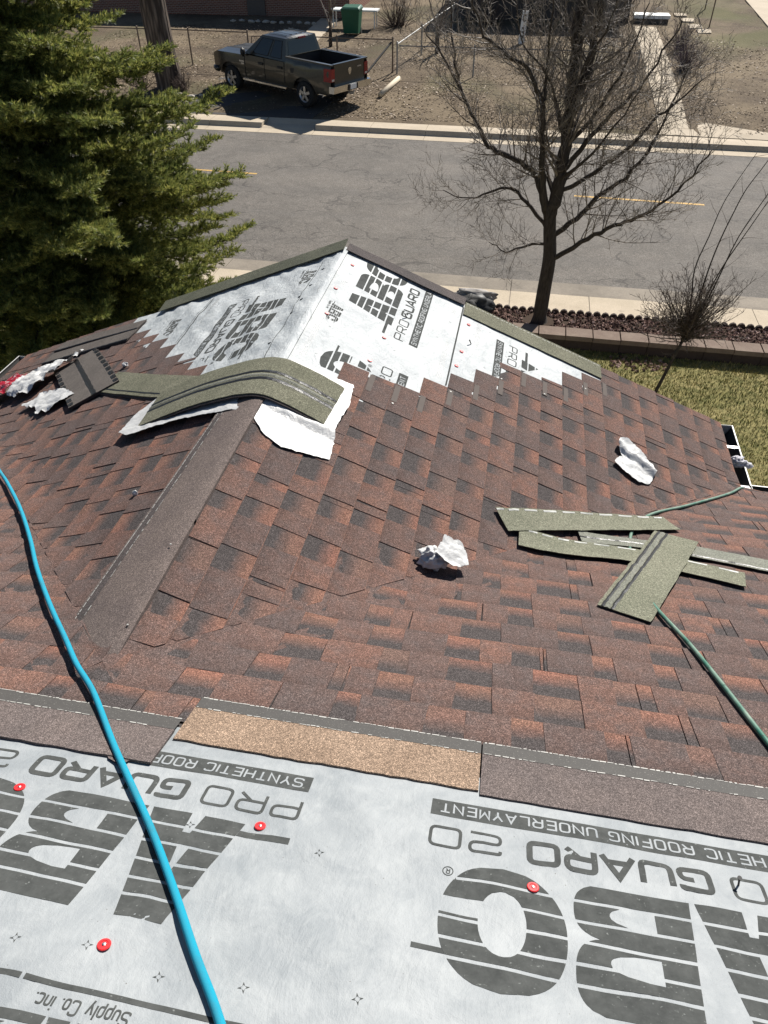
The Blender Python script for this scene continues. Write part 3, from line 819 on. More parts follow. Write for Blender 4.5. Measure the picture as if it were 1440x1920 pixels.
for (a, b) in ((3.8, -1.17), (3.86, -1.2), (4.1, -1.22), (4.0, -1.17), (4.25, -1.16), (3.3, -1.21), (3.65, -1.19)):
    mb = MB(); p = PL(a, b, .006 + wavL(a, b)); mb.lathe(p, [(.011, 0), (.011, .003), (.004, .005)], 10, mat=NL.to_track_quat('Z', 'Y').to_matrix()); hp('cap_nail', mb, MAT['dark_steel'])
for (b, a) in [(s[0] + .02, s[2] - .19) for s in RSTEP[3::2]]:
    mb = MB(); mb.lathe(PR(a, b, .0064), [(.006, 0), (.006, .0015)], 8, mat=NRt.to_track_quat('Z', 'Y').to_matrix()); hp('nail_head', mb, MAT['adhesive'])

# rake strips: starter shingles laid along the gable edges
def rake(place, b0, b1, a0, a1, mat, label, n0=.008, dash=False, lift=0.0):
    mb = MB(); N = 20
    for i in range(N):
        ba, bb = b0 + (b1 - b0) * i / N, b0 + (b1 - b0) * (i + 1) / N
        wob = lambda b: .006 * noise.noise((b * 6, a0, 3))
        P = [(a0 + wob(ba), ba), (a1 + wob(ba) * .5, ba), (a1 + wob(bb) * .5, bb), (a0 + wob(bb), bb)]
        T = [place(a, b, n0 + .004 + (lift if a > (a0 + a1) / 2 else 0)) for a, b in P]; B = [place(a, b, n0 + (lift if a > (a0 + a1) / 2 else 0)) for a, b in P]
        flip = (place is PL)
        for q in ([T[0], T[1], T[2], T[3]], [B[3], B[2], B[1], B[0]], [B[0], B[1], T[1], T[0]] if i == 0 else None, [B[2], B[3], T[3], T[2]] if i == N - 1 else None, [B[3], B[0], T[0], T[3]], [B[1], B[2], T[2], T[1]]):
            if q: mb.poly(q if flip else q[::-1])
    o = hp('starter_strip', mb, MAT[mat], label)
    if dash:
        mb = MB(); r5 = random.Random(3); b = min(b0, b1) + .01
        while b < max(b0, b1) - .02:
            w = r5.uniform(.005, .02); a = a1 - .02 + r5.uniform(-.003, .003); h = .0022
            mb.poly([place(x, y, n0 + .0046 + lift) for x, y in ((a - h, b), (a - h, b + w), (a + h, b + w), (a + h, b))]); b += w + r5.uniform(.002, .012)
        hp('adhesive_line', mb, MAT['adhesive'], None, o)['kind'] = 'stuff'
rake(PL, XR + .02, -2.42, YG - .085, YG + .065, 'dark_green', 'dark green strip along the left gable edge', .022, lift=.012)
rake(PR, XR + .01, -.29, YG - .045, YG + .06, 'dark_strip', 'dark grey strip at the top of the right gable edge', .016)
rake(PR, -.285, .652, YG - .155, YG + .02, 'olive_granule', 'green strip along the lower right gable edge', .008, True)

# ------------------------------------------------------------------ gutters
def gutter(p0, p1, outv, name, label, cap0=True, cap1=True, hang=()):
    """K profile gutter from p0 to p1, outv = outward unit vector"""
    p0, p1, outv = Vector(p0), Vector(p1), Vector(outv); D = (p1 - p0)
    prof_o = [(.0, 0), (0, -.115), (.07, -.118), (.078, -.085), (.10, -.05), (.112, -.012), (.112, .004)]
    prof_i = [(.104, .004), (.104, -.012), (.092, -.048), (.072, -.083), (.066, -.112), (.004, -.109), (.004, 0)]
    mb = MB()
    def at(pt, t): return p0 + D * t + outv * pt[0] + Vector((0, 0, pt[1]))
    allp = prof_o + prof_i; n = len(allp); flip = (D.cross(outv)).z > 0
    for i in range(n):
        a, b = allp[i], allp[(i + 1) % n]; mb.mi = 0 if (i < 7 or i == n - 1 or i == 6) else 1
        q = [at(a, 0), at(b, 0), at(b, 1), at(a, 1)]; mb.poly(q if flip else q[::-1])
    o = hp(name, mb, [MAT['white_paint'], MAT['gutter_inside']], label)
    for c, t in ((cap0, 0), (cap1, 1)):
        if not c: continue
        mb = MB(); e = D.normalized() * (.003 if t else -.003)
        A = [at(a, t) + e * .2 for a in prof_o]; B = [at(a, t) + e for a in prof_o]
        mb.poly(A); mb.poly(B[::-1])
        for i in range(len(A)): mb.poly([A[i], A[(i + 1) % len(A)], B[(i + 1) % len(A)], B[i]])
        hp('end_cap', mb, MAT['white_paint'], None, o)
    for t in hang:
        mb = MB(); c = at((.055, -.004), t); q = Matrix.Rotation(math.atan2(outv.y, outv.x), 3, 'Z'); mb.box(c, (.10, .022, .006), q); hp('hanger', mb, MAT['steel'], None, o)
gutter((XE + .012, YE + .12, 3.50), (XE + .012, YG + .03, 3.50), (1, 0, 0), 'gutter', 'white gutter with a dark inside along the right eave', False, True, (.62,))
gutter((XE + .125, YE + .015, 3.50), (5.2, YE + .015, 3.50), (0, 1, 0), 'gutter', 'white gutter of the main eave at the right edge', True, False, (.2, .5))
gutter((XL - .012, YE + .0, 3.50), (XL - .012, YG + .03, 3.50), (-1, 0, 0), 'gutter', 'white gutter along the left eave', True, True, (.4,))
mb = MB(); mb.box(((XE + .06), YE + .07, 3.44), (.115, .11, .11)); hp('gutter_corner', mb, MAT['white_paint'])
# ------------------------------------------------------------------ loose things lying on the roof
def catmull(P, n=10):
    P = [Vector(p) for p in P]; out = []
    for i in range(len(P) - 1):
        a, b, c, d = P[max(i - 1, 0)], P[i], P[i + 1], P[min(i + 2, len(P) - 1)]
        for k in range(n):
            t = k / n; out.append(.5 * ((2 * b) + (c - a) * t + (2 * a - 5 * b + 4 * c - d) * t * t + (3 * b - a - 3 * c + d) * t ** 3))
    out.append(P[-1]); return out
def soft_h(x, y, r=.09):
    v = [roof_h(x + dx * r, y + dy * r) for dx in (-1, 0, 1) for dy in (-1, 0, 1)]
    return max(roof_h(x, y) + .01, sum(v) / 9 + .01)
def drape_h(x, y):
    s = x - XR; return ZR - MP * math.sqrt(s * s + .11 ** 2) + .11 * MP * .8 + .012
def strip_thing(name, label, cat, path, w, mat, lines=(), hf=soft_h, lift=0.0, th=.006, layers=1, group=None, back=None, liftf=None, linemat='tar', dashed=False, nseg=30, curl=0.0):
    ctr = catmull([(p[0], p[1], 0) for p in path], max(2, nseg // (len(path) - 1))); n = len(ctr)
    c0 = ctr[n // 2]; T = thing(name, label, cat, (c0.x, c0.y, hf(c0.x, c0.y)), 0, group)
    nor = []
    for i in range(n):
        t = (ctr[min(i + 1, n - 1)] - ctr[max(i - 1, 0)]).normalized(); nor.append(Vector((-t.y, t.x, 0)))
    def S(i, s, up):
        p = ctr[i] + nor[i] * (s + .004 * noise.noise((i * .7, s * 14, c0.x * 9))); lf = lift + (liftf(i / (n - 1), s / w) if liftf else 0)
        return Vector((p.x, p.y, hf(p.x, p.y) + lf + up + curl * (abs(s) / (w / 2)) ** 2))
    for L in range(layers):
        mb = MB(); J = 6; o0 = random.Random(L * 7 + int(c0.x * 50)).uniform(-.012, .012) if L else 0
        lo, hi = -th * (L + 1) * 1.0 - .0012 * L, -th * L - .0012 * L
        for i in range(n - 1):
            for j in range(J):
                s0, s1 = -w / 2 + w * j / J + o0, -w / 2 + w * (j + 1) / J + o0
                mb.smooth = True
                mb.poly([S(i, s0, hi), S(i + 1, s0, hi), S(i + 1, s1, hi), S(i, s1, hi)][::-1])
                mb.poly([S(i, s0, lo), S(i + 1, s0, lo), S(i + 1, s1, lo), S(i, s1, lo)])
                mb.smooth = False
            for s, fl in ((-w / 2 + o0, 0), (w / 2 + o0, 1)):
                q = [S(i, s, lo), S(i, s, hi), S(i + 1, s, hi), S(i + 1, s, lo)]; mb.poly(q if fl else q[::-1])
        for i, fl in ((0, 0), (n - 1, 1)):
            for j in range(J):
                s0, s1 = -w / 2 + w * j / J + o0, -w / 2 + w * (j + 1) / J + o0
                q = [S(i, s0, lo), S(i, s0, hi), S(i, s1, hi), S(i, s1, lo)]; mb.poly(q if not fl else q[::-1])
        mb.build('strip', MAT[mat] if L == 0 else MAT[back or mat], T)
    r5 = random.Random(5)
    for (s, lw, lm) in lines:
        mb = MB(); mb.smooth = True; dash = lm.endswith('_dash'); gm = lm.replace('_dash', '')
        for i in range(n - 1):
            if dash and i % 3 == 2: continue
            a, b = s - lw / 2 + r5.uniform(-.001, .001), s + lw / 2 + r5.uniform(-.001, .001)
            m_ = (a + b) / 2; h = .003 + r5.uniform(0, .0015)
            mb.poly([S(i, a, .0008), S(i, m_, h), S(i + 1, m_, h), S(i + 1, a, .0008)]); mb.poly([S(i, m_, h), S(i, b, .0008), S(i + 1, b, .0008), S(i + 1, m_, h)])
        o = mb.build('tar_line' if gm == 'tar' else 'granule_band' if gm == 'grey_green' else 'adhesive_line', MAT[gm], T)
        if dash: o['kind'] = 'stuff'
    return T
# stack of green strips draped over the ridge
strip_thing('shingle_bundle', 'bundle of olive green starter strips draped over the ridge on white wrapper', 'shingle bundle',
            [(-1.72, 2.84), (-1.4, 2.86), (-1.08, 2.87), (-.76, 2.85)], .335, 'olive_granule', [(.032, .02, 'tar'), (-.03, .024, 'tar'), (.001, .02, 'grey_green')], drape_h, .020, .006, 3, back='dark_strip',
            liftf=lambda t, s: .010 * math.sin(t * 3.14) - .022 * max(0, abs(t - .5) - .2) / .3)
strip_thing('starter_strip', 'olive green starter strip lying left of the draped bundle', 'roofing strip', [(-2.33, 3.44), (-1.9, 3.19), (-1.42, 2.93)], .2, 'olive_granule', [(-.07, .012, 'tar')], lift=.012, th=.007, layers=2, back='dark_strip')
strip_thing('starter_strip', 'brown starter strip with dashed tar edges between wrapper scraps and green strip', 'roofing strip', [(-2.87, 3.975), (-2.59, 3.625), (-2.31, 3.27)], .31, 'brown_back',
            [(.14, .03, 'tar_dash'), (-.14, .028, 'tar_dash'), (.0, .03, 'tar')], lift=.022, th=.006, layers=3, back='dark_strip')
strip_thing('starter_strip', 'flat brown starter strip nearest the left gable edge', 'roofing strip', [(-3.28, 4.40), (-2.9, 4.36), (-2.5, 4.30)], .13, 'brown_back', [(-.06, .014, 'tar')], lift=.012, th=.006, layers=2, back='dark_strip')
strip_thing('starter_strip', 'lower of two parallel brown strips beside the left gable edge', 'roofing strip', [(-3.27, 4.22), (-2.9, 4.19), (-2.5, 4.15)], .15, 'brown_back', [(-.07, .014, 'tar')], lift=.012, th=.006, layers=2, back='dark_strip')
# right-hand pile in the valley
strip_thing('starter_strip', 'green starter strip with white edge line touching the green hose, topmost of the pile', 'roofing strip', [(.085, 2.575), (.5, 2.79), (.955, 2.995)], .15, 'green_granule', [(.062, .010, 'white_adhesive_dash')], lift=.014, th=.004, back='dark_strip', liftf=lambda t, s: .008 * math.sin(3.14 * t))
strip_thing('starter_strip', 'curved green starter strip running under the wide one of the pile', 'roofing strip', [(.17, 2.50), (.38, 2.50), (.7, 2.515), (1.14, 2.405)], .15, 'green_granule', [(.062, .010, 'white_adhesive_dash')], lift=.012, th=.004, liftf=lambda t, s: .006 * math.sin(3.14 * t))
strip_thing('starter_strip', 'greyish strip showing its back in the middle of the green pile', 'roofing strip', [(.46, 2.64), (.7, 2.67), (.98, 2.67)], .10, 'grey_green', [(.0, .012, 'tar')], lift=.014, th=.005)
strip_thing('starter_strip', 'pale grey green strip running from the pile to the right photo edge', 'roofing strip', [(.9, 2.68), (1.25, 2.605), (1.85, 2.46)], .14, 'grey_green', [(-.05, .012, 'tar')], lift=.012, th=.004)
strip_thing('starter_strip', 'wide green starter strip with two dark tar lines lying across the pile', 'roofing strip', [(.565, 1.955), (.755, 2.38), (.935, 2.80)], .205, 'green_granule', [(.082, .013, 'tar'), (.045, .013, 'tar'), (.064, .02, 'grey_green')], lift=.026, th=.005, liftf=lambda t, s: -.018 * max(0, .35 - t) / .35)

def crumple(name, label, cat, outline, hf, amp, mat, lift=.006, cell=.018, seed=0, parts=(), fold=None, parent=None, th=.0012):
    mb = MB(); mb.smooth = True; xs = [p[0] for p in outline]; ys = [p[1] for p in outline]; vid = {}
    # ragged edge
    R2 = []
    for i in range(len(outline)):
        p, q = outline[i], outline[(i + 1) % len(outline)]; L = math.hypot(q[0] - p[0], q[1] - p[1]); k = max(1, int(L / .015))
        for j in range(k):
            t = j / k; x, y = p[0] + (q[0] - p[0]) * t, p[1] + (q[1] - p[1]) * t
            d = .007 * noise.noise((x * 60, y * 60, seed)); R2.append((x + d, y + .007 * noise.noise((x * 60, y * 60, seed + 9))))
    def hgt(x, y):
        r1 = abs(noise.noise((x * 14, y * 14, seed))); r2 = abs(noise.noise((x * 33, y * 33, seed + 3))); r3 = noise.noise((x * 6, y * 6, seed + 5))
        return hf(x, y) + lift + amp * ((.55 - r1) * 1.1 + .55 * (.4 - r2) + .22 * (.4 - abs(noise.noise((x * 70, y * 70, seed)))) + .5 * r3) + (fold(x, y) if fold else 0)
    def V(p, d):
        k = (round(p[0], 5), round(p[1], 5), d)
        if k not in vid: vid[k] = mb.vert((p[0], p[1], hgt(*p) - d * th))
        return vid[k]
    i0, i1 = int(math.floor(min(xs) / cell)) - 1, int(max(xs) / cell) + 2; j0, j1 = int(math.floor(min(ys) / cell)) - 1, int(max(ys) / cell) + 2
    for i in range(i0, i1):
        col_ = clip(R2, lambda p: p[0] - i * cell); col_ = clip(col_, lambda p: (i + 1) * cell - p[0]) if col_ else []
        if not col_: continue
        for j in range(j0, j1):
            q = clip(col_, lambda p: p[1] - j * cell); q = clip(q, lambda p: (j + 1) * cell - p[1]) if q else []
            if not q: continue
            A = sum(q[k][0] * q[(k + 1) % len(q)][1] - q[(k + 1) % len(q)][0] * q[k][1] for k in range(len(q)))
            if A < 0: q.reverse()
            mb.face([V(p, 0) for p in q]); mb.face([V(p, 1) for p in reversed(q)])
    if parent: return mb.build(name, MAT[mat], parent)
    return one(name, mb, MAT[mat], label, cat)
def ball(mb, c, r, seed, sc=(1, 1, 1), sub=3):
    bm = bmesh.new(); bmesh.ops.create_icosphere(bm, subdivisions=sub, radius=1.0); b = len(mb.v)
    for v in bm.verts:
        p = v.co; k = 1 - .6 * (abs(noise.noise(p * 1.9 + Vector((seed, 0, 0)))) - .2) * 1.5 - .35 * (abs(noise.noise(p * 4.2 + Vector((0, seed, 0)))) - .2)
        mb.v.append((c[0] + p.x * k * r * sc[0], c[1] + p.y * k * r * sc[1], c[2] + p.z * k * r * sc[2]))
    for f in bm.faces: mb.face([b + v.index for v in f.verts])
    bm.free()
# wrapper under the bundle
crumple('plastic_wrapper', 'white plastic wrapper spread under the green bundle on the ridge', 'plastic wrapper',
        [(-.70, 2.49), (-.72, 2.72), (-.70, 2.9), (-.715, 3.075), (-1.06, 3.085), (-1.2, 3.06), (-1.70, 2.99), (-1.80, 2.83), (-1.81, 2.66), (-1.74, 2.61), (-1.5, 2.635), (-1.2, 2.62), (-1.09, 2.60), (-.99, 2.48), (-.90, 2.44), (-.78, 2.47)],
        lambda x, y: drape_h(x, y) * .85 + max(roof_h(x, y), 0) * .15 if y > 2.68 else max(roof_h(x, y) + .012, drape_h(x, y) - .5 * (2.68 - y) * (1 if x > XR else 0)), .006, 'film', -.002, .014, 3)
# flat scrap on the right slope
crumple('plastic_scrap', 'torn white plastic sheet with a raised flap lying on the right slope', 'plastic scrap',
        [(.69, 3.46), (.74, 3.55), (.72, 3.63), (.735, 3.70), (.79, 3.715), (.88, 3.66), (.935, 3.60), (.955, 3.54), (.90, 3.40), (.835, 3.365), (.76, 3.40)], roof_h, .014, 'film', .02, .011, 11,
        fold=lambda x, y: .035 * max(0, 1 - abs((y - 3.58) - (x - .82) * -.6) / .05) + .02 * max(0, y - 3.62) / .08)
# crumpled wad near the valley
T = thing('plastic_wad', 'crumpled ball of white plastic with a stiff flap near the valley', 'plastic wad', (-.14, 2.13, roof_h(-.14, 2.13)))
mb = MB(); mb.smooth = True; z = roof_h(-.17, 2.13)
ball(mb, (-.185, 2.125, z + .045), .055, 3.3, (1.15, .95, .85), 4); mb.build('crumpled_film', MAT['film'], T)
crumple('flap', '', '', [(-.17, 2.10), (-.10, 2.075), (-.035, 2.125), (-.05, 2.19), (-.09, 2.225), (-.15, 2.20)], lambda x, y: roof_h(x, y) + .03 + .75 * max(0, (-.04 - x)) * .6 + .35 * max(0, y - 2.1), .018, 'film', .004, .009, 14, parent=T)
# rag in the gutter
T = thing('rag', 'pale grey rag bunched over the rim of the right gutter', 'rag', (1.58, 4.12, 3.48)); mb = MB(); mb.smooth = True
ball(mb, (1.585, 4.12, 3.505), .042, 8.1, (1.2, 1.0, .8), 4); t = NT('rag_cloth'); n = t.noise(40, 4, .6); MAT['rag'] = t.done(t.mix(n, (.32, .31, .34), (.62, .61, .63)), .9, 0, .2); mb.build('bunched_cloth', MAT['rag'], T)
mb = MB(); mb.smooth = True; ball(mb, (1.64, 4.10, 3.50), .028, 5.1, (1.2, 1.0, .6), 3); mb.build('loose_end', MAT['rag'], T)
# small scraps on the left slope
one('plastic_scrap', (lambda m: (ball(m, (-1.44, 2.11, roof_h(-1.44, 2.11) + .014), .013, 2.2, (1, .7, 1.2), 2), m)[1])(MB()), MAT['film'], 'tiny white scrap with a shadow on the left slope near the ridge cap', 'plastic scrap')
one('plastic_scrap', (lambda m: (ball(m, (-2.28, 3.62, roof_h(-2.28, 3.62) + .02), .02, 4.2, (1, 1, .8), 2), m)[1])(MB()), MAT['film'], 'small white scrap beyond the end of the brown strip', 'plastic scrap')
# red and white wrapper on the left
T = thing('plastic_wrapper', 'red and white plastic wrapper crumpled at the left roof edge', 'plastic wrapper', (-3.1, 3.7, roof_h(-3.1, 3.7)))
crumple('red_film', '', '', [(-3.50, 3.62), (-3.42, 3.87), (-3.32, 3.93), (-3.2, 3.91), (-3.18, 3.80), (-3.3, 3.62), (-3.42, 3.52)], roof_h, .05, 'red_film', .045, .016, 5, parent=T)
crumple('white_film', '', '', [(-3.25, 3.84), (-3.2, 3.94), (-3.05, 3.96), (-2.80, 4.0), (-2.92, 3.84), (-2.95, 3.66), (-3.05, 3.58), (-3.2, 3.62)], roof_h, .05, 'film', .045, .016, 6, parent=T)
crumple('plastic_scrap', 'torn white film scrap below the red and white wrapper', 'plastic scrap', [(-2.95, 3.42), (-2.85, 3.54), (-2.68, 3.50), (-2.5, 3.36), (-2.6, 3.25), (-2.72, 3.24), (-2.78, 3.33)], roof_h, .028, 'film', .022, .016, 7)

# hoses
def mk_hose():
    t = NT('blue_hose'); n = t.noise(500, 2, .5); w = t.n.new('ShaderNodeTexWave'); w.inputs['Scale'].default_value = 160; w.inputs['Distortion'].default_value = 1.5
    t.link(t.mapping((1, 1, .5)), w.inputs['Vector'])
    c = t.mix(w.outputs['Fac'], (.003, .22, .33), (.006, .36, .50)); c = t.mix(t.math('MULTIPLY', t.grey(t.noise(9, 5, .7), .5, .72), .5), c, (.05, .16, .20)); MAT['blue_hose'] = t.done(c, .7, 0, .35, t.bump(w.outputs['Fac'], .5, .002))
    t = NT('green_hose'); n = t.noise(14, 3, .6); n2 = t.noise(60, 3, .6)
    c = t.mix(t.grey(n, .35, .75), (.02, .13, .085), (.22, .28, .22)); c = t.mix(t.grey(n2, .6, .7), c, (.03, .07, .05)); MAT['green_hose'] = t.done(c, .5)
mk_hose()
def hose(path, r, flat, n=10):
    pts = catmull([(x, y, (roof_h(x, y) if z is None else z) + r * flat + e) for x, y, z, e in path], 10)
    mb = MB(); mb.smooth = True; mb.tube(pts, r, n, True, flat, (0, 0, 1)); return mb
BH = [(-.05, -.06), (-.2, .13), (-.335, .3), (-.421, .395), (-.518, .508), (-.629, .631), (-.745, .749), (-.865, .871), (-1.019, 1.037), (-1.134, 1.139), (-1.246, 1.253), (-1.421, 1.429), (-1.626, 1.65), (-1.814, 1.872), (-2.057, 2.141), (-2.335, 2.42), (-2.562, 2.635), (-3.0, 3.1), (-3.6, 3.62), (-4.1, 3.9)]
mb = hose([(x, y, None, .012 if y < .9 else .022) for x, y in BH], .0086, .9, 12)
one('air_hose', mb, MAT['blue_hose'], 'bright blue fabric hose running down the left side of the roof', 'hose')
GH = [(1.62, 3.86, 3.1), (1.60, 3.84, 3.4), (1.54, 3.785, 3.535), (1.43, 3.64, None), (1.321, 3.524, None), (1.089, 3.294, None), (.864, 3.08, None), (.74, 2.85, None), (.68, 2.53, None), (.67, 2.25, None), (.698, 2.027, None), (.765, 1.782, None), (.812, 1.555, None), (.868, 1.284, None), (.93, 1.0, None), (1.02, .6, None), (1.1, .2, None)]
mb = hose([(x, y, z, .012 if 1.5 < y < 2.1 else .006) for x, y, z in GH], .0082, 1.0, 10)
one('garden_hose', mb, MAT['green_hose'], 'worn green hose passing under the pile of green strips', 'hose')
# ------------------------------------------------------------------ ground, street, pavements
def terrain(y):
    if y < 26.34: return .15
    if y < 30: return .15 + .3 * (y - 26.34) / 3.66
    return .45 + .6 * (y - 30) / 20
def mk_ground():
    t = NT('asphalt'); n = t.noise(.55, 4, .6); n2 = t.noise(3, 4, .6); sp = t.voro(55, out='Color'); s = t.n.new('ShaderNodeSeparateColor'); t.link(sp, s.inputs[0])
    c = t.mix(t.grey(n, .3, .7), (.10, .09, .078), (.15, .133, .114)); c = t.mix(t.math('MULTIPLY', t.grey(n2, .45, .75), .4), c, (.185, .17, .15))
    c = t.mix(1.0, c, t.ramp(s.outputs[0], [(0, (.72,) * 3), (.6, (1.0,) * 3), (1, (1.4,) * 3)]), 'MULTIPLY')
    # tyre-polished bands along the lanes
    sx = t.n.new('ShaderNodeSeparateXYZ'); t.link(t.pos(), sx.inputs[0])
    w = t.n.new('ShaderNodeMath'); w.operation = 'SINE'; t.link(t.math('MULTIPLY', sx.outputs[1], 3.6), w.inputs[0])
    c = t.mix(t.math('MULTIPLY', t.grey(w.outputs[0], .2, 1.0), .16), c, (.09, .084, .078))
    # cracks
    wv = t.n.new('ShaderNodeTexNoise'); wv.inputs['Scale'].default_value = 1.6; wv.inputs['Detail'].default_value = 5; t.link(t.pos(), wv.inputs['Vector'])
    ad = t.n.new('ShaderNodeVectorMath'); ad.operation = 'MULTIPLY_ADD'; t.link(wv.outputs['Color'], ad.inputs[0]); ad.inputs[1].default_value = (1.1, 1.1, 0); t.link(t.pos(), ad.inputs[2])
    v1 = t.voro(.36, 'DISTANCE_TO_EDGE', vec=t.mapping((.7, 1.5, 1), vec=ad.outputs[0])); v2 = t.voro(2.6, 'DISTANCE_TO_EDGE', vec=ad.outputs[0])
    k1 = t.math('MULTIPLY', t.grey(v1, .013, .004), t.grey(t.noise(.8, 3, .6), .38, .5)); k2 = t.math('MULTIPLY', t.grey(v2, .036, .014), t.grey(t.noise(.4, 3, .6), .47, .60))
    c = t.mix(t.math('MULTIPLY', t.math('MAXIMUM', k1, k2), .58), c, (.04, .036, .032))
    MAT['asphalt'] = t.done(c, .9, 0, .3, t.bump(s.outputs[1], .3, .006))
    t = NT('concrete'); n = t.noise(1.2, 5, .65); n2 = t.noise(45, 3, .6)
    c = t.mix(t.grey(n, .3, .7), (.40, .335, .245), (.50, .42, .315)); c = t.mix(1.0, c, t.ramp(n2, [(.3, (.86,) * 3), (.7, (1.1,) * 3)]), 'MULTIPLY')
    st = t.grey(t.noise(5, 4, .7), .62, .75); c = t.mix(t.math('MULTIPLY', st, .4), c, (.16, .13, .1)); MAT['concrete'] = t.done(c, .9, 0, .3, t.bump(n2, .15, .005))
    t = NT('gutter_concrete'); n = t.noise(1.0, 5, .65); n2 = t.noise(30, 3, .6)
    c = t.mix(t.grey(n, .35, .65), (.15, .127, .098), (.235, .2, .155)); c = t.mix(1.0, c, t.ramp(n2, [(.3, (.85,) * 3), (.7, (1.12,) * 3)]), 'MULTIPLY'); MAT['gutter_concrete'] = t.done(c, .9)
    t = NT('dry_lawn'); n = t.noise(.9, 4, .6); n2 = t.noise(7, 4, .65); n3 = t.noise(60, 3, .6)
    c = t.mix(t.grey(n, .35, .65), (.20, .18, .07), (.29, .245, .115)); c = t.mix(t.math('MULTIPLY', t.grey(n2, .45, .62), .8), c, (.10, .105, .038)); c = t.mix(1.0, c, t.ramp(n3, [(.3, (.6,) * 3), (.7, (1.35,) * 3)]), 'MULTIPLY')
    MAT['lawn'] = t.done(c, .95, 0, .1, t.bump(n3, .6, .03))
    t = NT('yard'); n = t.noise(.35, 5, .62); n2 = t.noise(4.5, 5, .7); n3 = t.noise(13, 5, .75)
    c = t.mix(t.grey(n, .40, .6), (.095, .072, .05), (.19, .148, .098)); c = t.mix(t.math('MULTIPLY', t.grey(n2, .5, .75), .5), c, (.068, .05, .034))
    c = t.mix(t.math('MULTIPLY', t.grey(n3, .55, .66), .8), c, (.30, .235, .16)); c = t.mix(t.math('MULTIPLY', t.grey(n3, .42, .3), .7), c, (.065, .048, .034))
    sx = t.n.new('ShaderNodeSeparateXYZ'); t.link(t.pos(), sx.inputs[0])
    gr = t.math('MULTIPLY', t.grey(sx.outputs[0], 5.5, 8.5), t.grey(t.noise(.3, 3, .5), .42, .62)); gr2 = t.math('MULTIPLY', gr, t.grey(sx.outputs[1], 34, 40))
    c = t.mix(t.math('MULTIPLY', gr2, .7), c, (.105, .105, .045))
    gp = t.grey(t.noise(.22, 3, .5), .55, .66); c = t.mix(t.math('MULTIPLY', gp, .45), c, (.09, .09, .045))
    MAT['yard'] = t.done(c, .95, 0, .1, t.bump(n3, .45, .03))
    simple('drive', (.06, .055, .05), .9, 0, .3, 3)
    simple('soil', (.055, .038, .028), .95, 0, .4, 20, .1)
    t = NT('road_paint'); n = t.noise(20, 4, .7); c = t.mix(t.grey(n, .40, .66), (.62, .36, .06), (.22, .16, .09)); MAT['road_paint'] = t.done(c, .8)
    t = NT('lava_rock'); oi = t.n.new('ShaderNodeNewGeometry'); n = t.noise(60, 3, .6)
    c = t.ramp(oi.outputs['Random Per Island'], [(0, (.05, .032, .026)), (.45, (.15, .09, .07)), (.8, (.25, .16, .13)), (1, (.42, .31, .27))]); MAT['lava_rock'] = t.done(c, .95, 0, .15, t.bump(n, .5, .01))
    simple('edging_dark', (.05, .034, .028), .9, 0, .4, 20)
    t = NT('wall_block'); n = t.noise(4, 4, .6); n2 = t.noise(90, 3, .6); c = t.mix(t.grey(n, .35, .65), (.165, .12, .095), (.215, .165, .13)); c = t.mix(1.0, c, t.ramp(n2, [(.3, (.8,) * 3), (.7, (1.15,) * 3)]), 'MULTIPLY'); MAT['wall_block'] = t.done(c, .92, 0, .2, t.bump(n2, .3, .01))
mk_ground()
BIG = 260
def sheet_s(name, x0, x1, y0, y1, z0, z1, mat, nx=1, ny=1, zf=None):
    mb = MB()
    for i in range(nx):
        for j in range(ny):
            xa, xb = x0 + (x1 - x0) * i / nx, x0 + (x1 - x0) * (i + 1) / nx; ya, yb = y0 + (y1 - y0) * j / ny, y0 + (y1 - y0) * (j + 1) / ny
            zz = zf if zf else (lambda x, y: z0 + (z1 - z0) * (y - y0) / (y1 - y0))
            mb.poly([(xa, ya, zz(xa, ya)), (xb, ya, zz(xb, ya)), (xb, yb, zz(xb, yb)), (xa, yb, zz(xa, yb))])
    return struct(name, mb, MAT[mat])
sheet_s('lawn', -BIG, BIG, -BIG, 12.42, -.01, -.01, 'lawn')
sheet_s('planting_bed', -BIG, BIG, 12.40, 13.24, .15, .14, 'soil')
mb = MB()
x = -12
sheet_s('road', -BIG, BIG, 14.86, 25.1, 0, 0, 'asphalt')
# near pavement and rolled kerb, cast in slabs
mb = MB()
SL = 1.52
pav = struct('pavement', (lambda m: (m.poly([(-BIG, 13.2, .142), (BIG, 13.2, .142), (BIG, 14.02, .142), (-BIG, 14.02, .142)]), m)[1])(MB()), MAT['gutter_concrete'])
for i in range(-11, 10):
    mb = MB(); x0, x1 = i * SL + .008, (i + 1) * SL - .008; e = random.uniform(-.004, .004)
    mb.hexa([(x0, 13.22, .0), (x1, 13.22, 0), (x1, 14.0, 0), (x0, 14.0, 0), (x0, 13.22, .152 + e), (x1, 13.22, .152 + e), (x1, 14.0, .152 + e), (x0, 14.0, .152 + e)])
    mb.build('slab', MAT['concrete'], pav)
kerb = struct('kerb', (lambda m: (m.poly([(-BIG, 14.0, -.02), (BIG, 14.0, -.02), (BIG, 14.9, -.02), (-BIG, 14.9, -.02)]), m)[1])(MB()), MAT['gutter_concrete'])
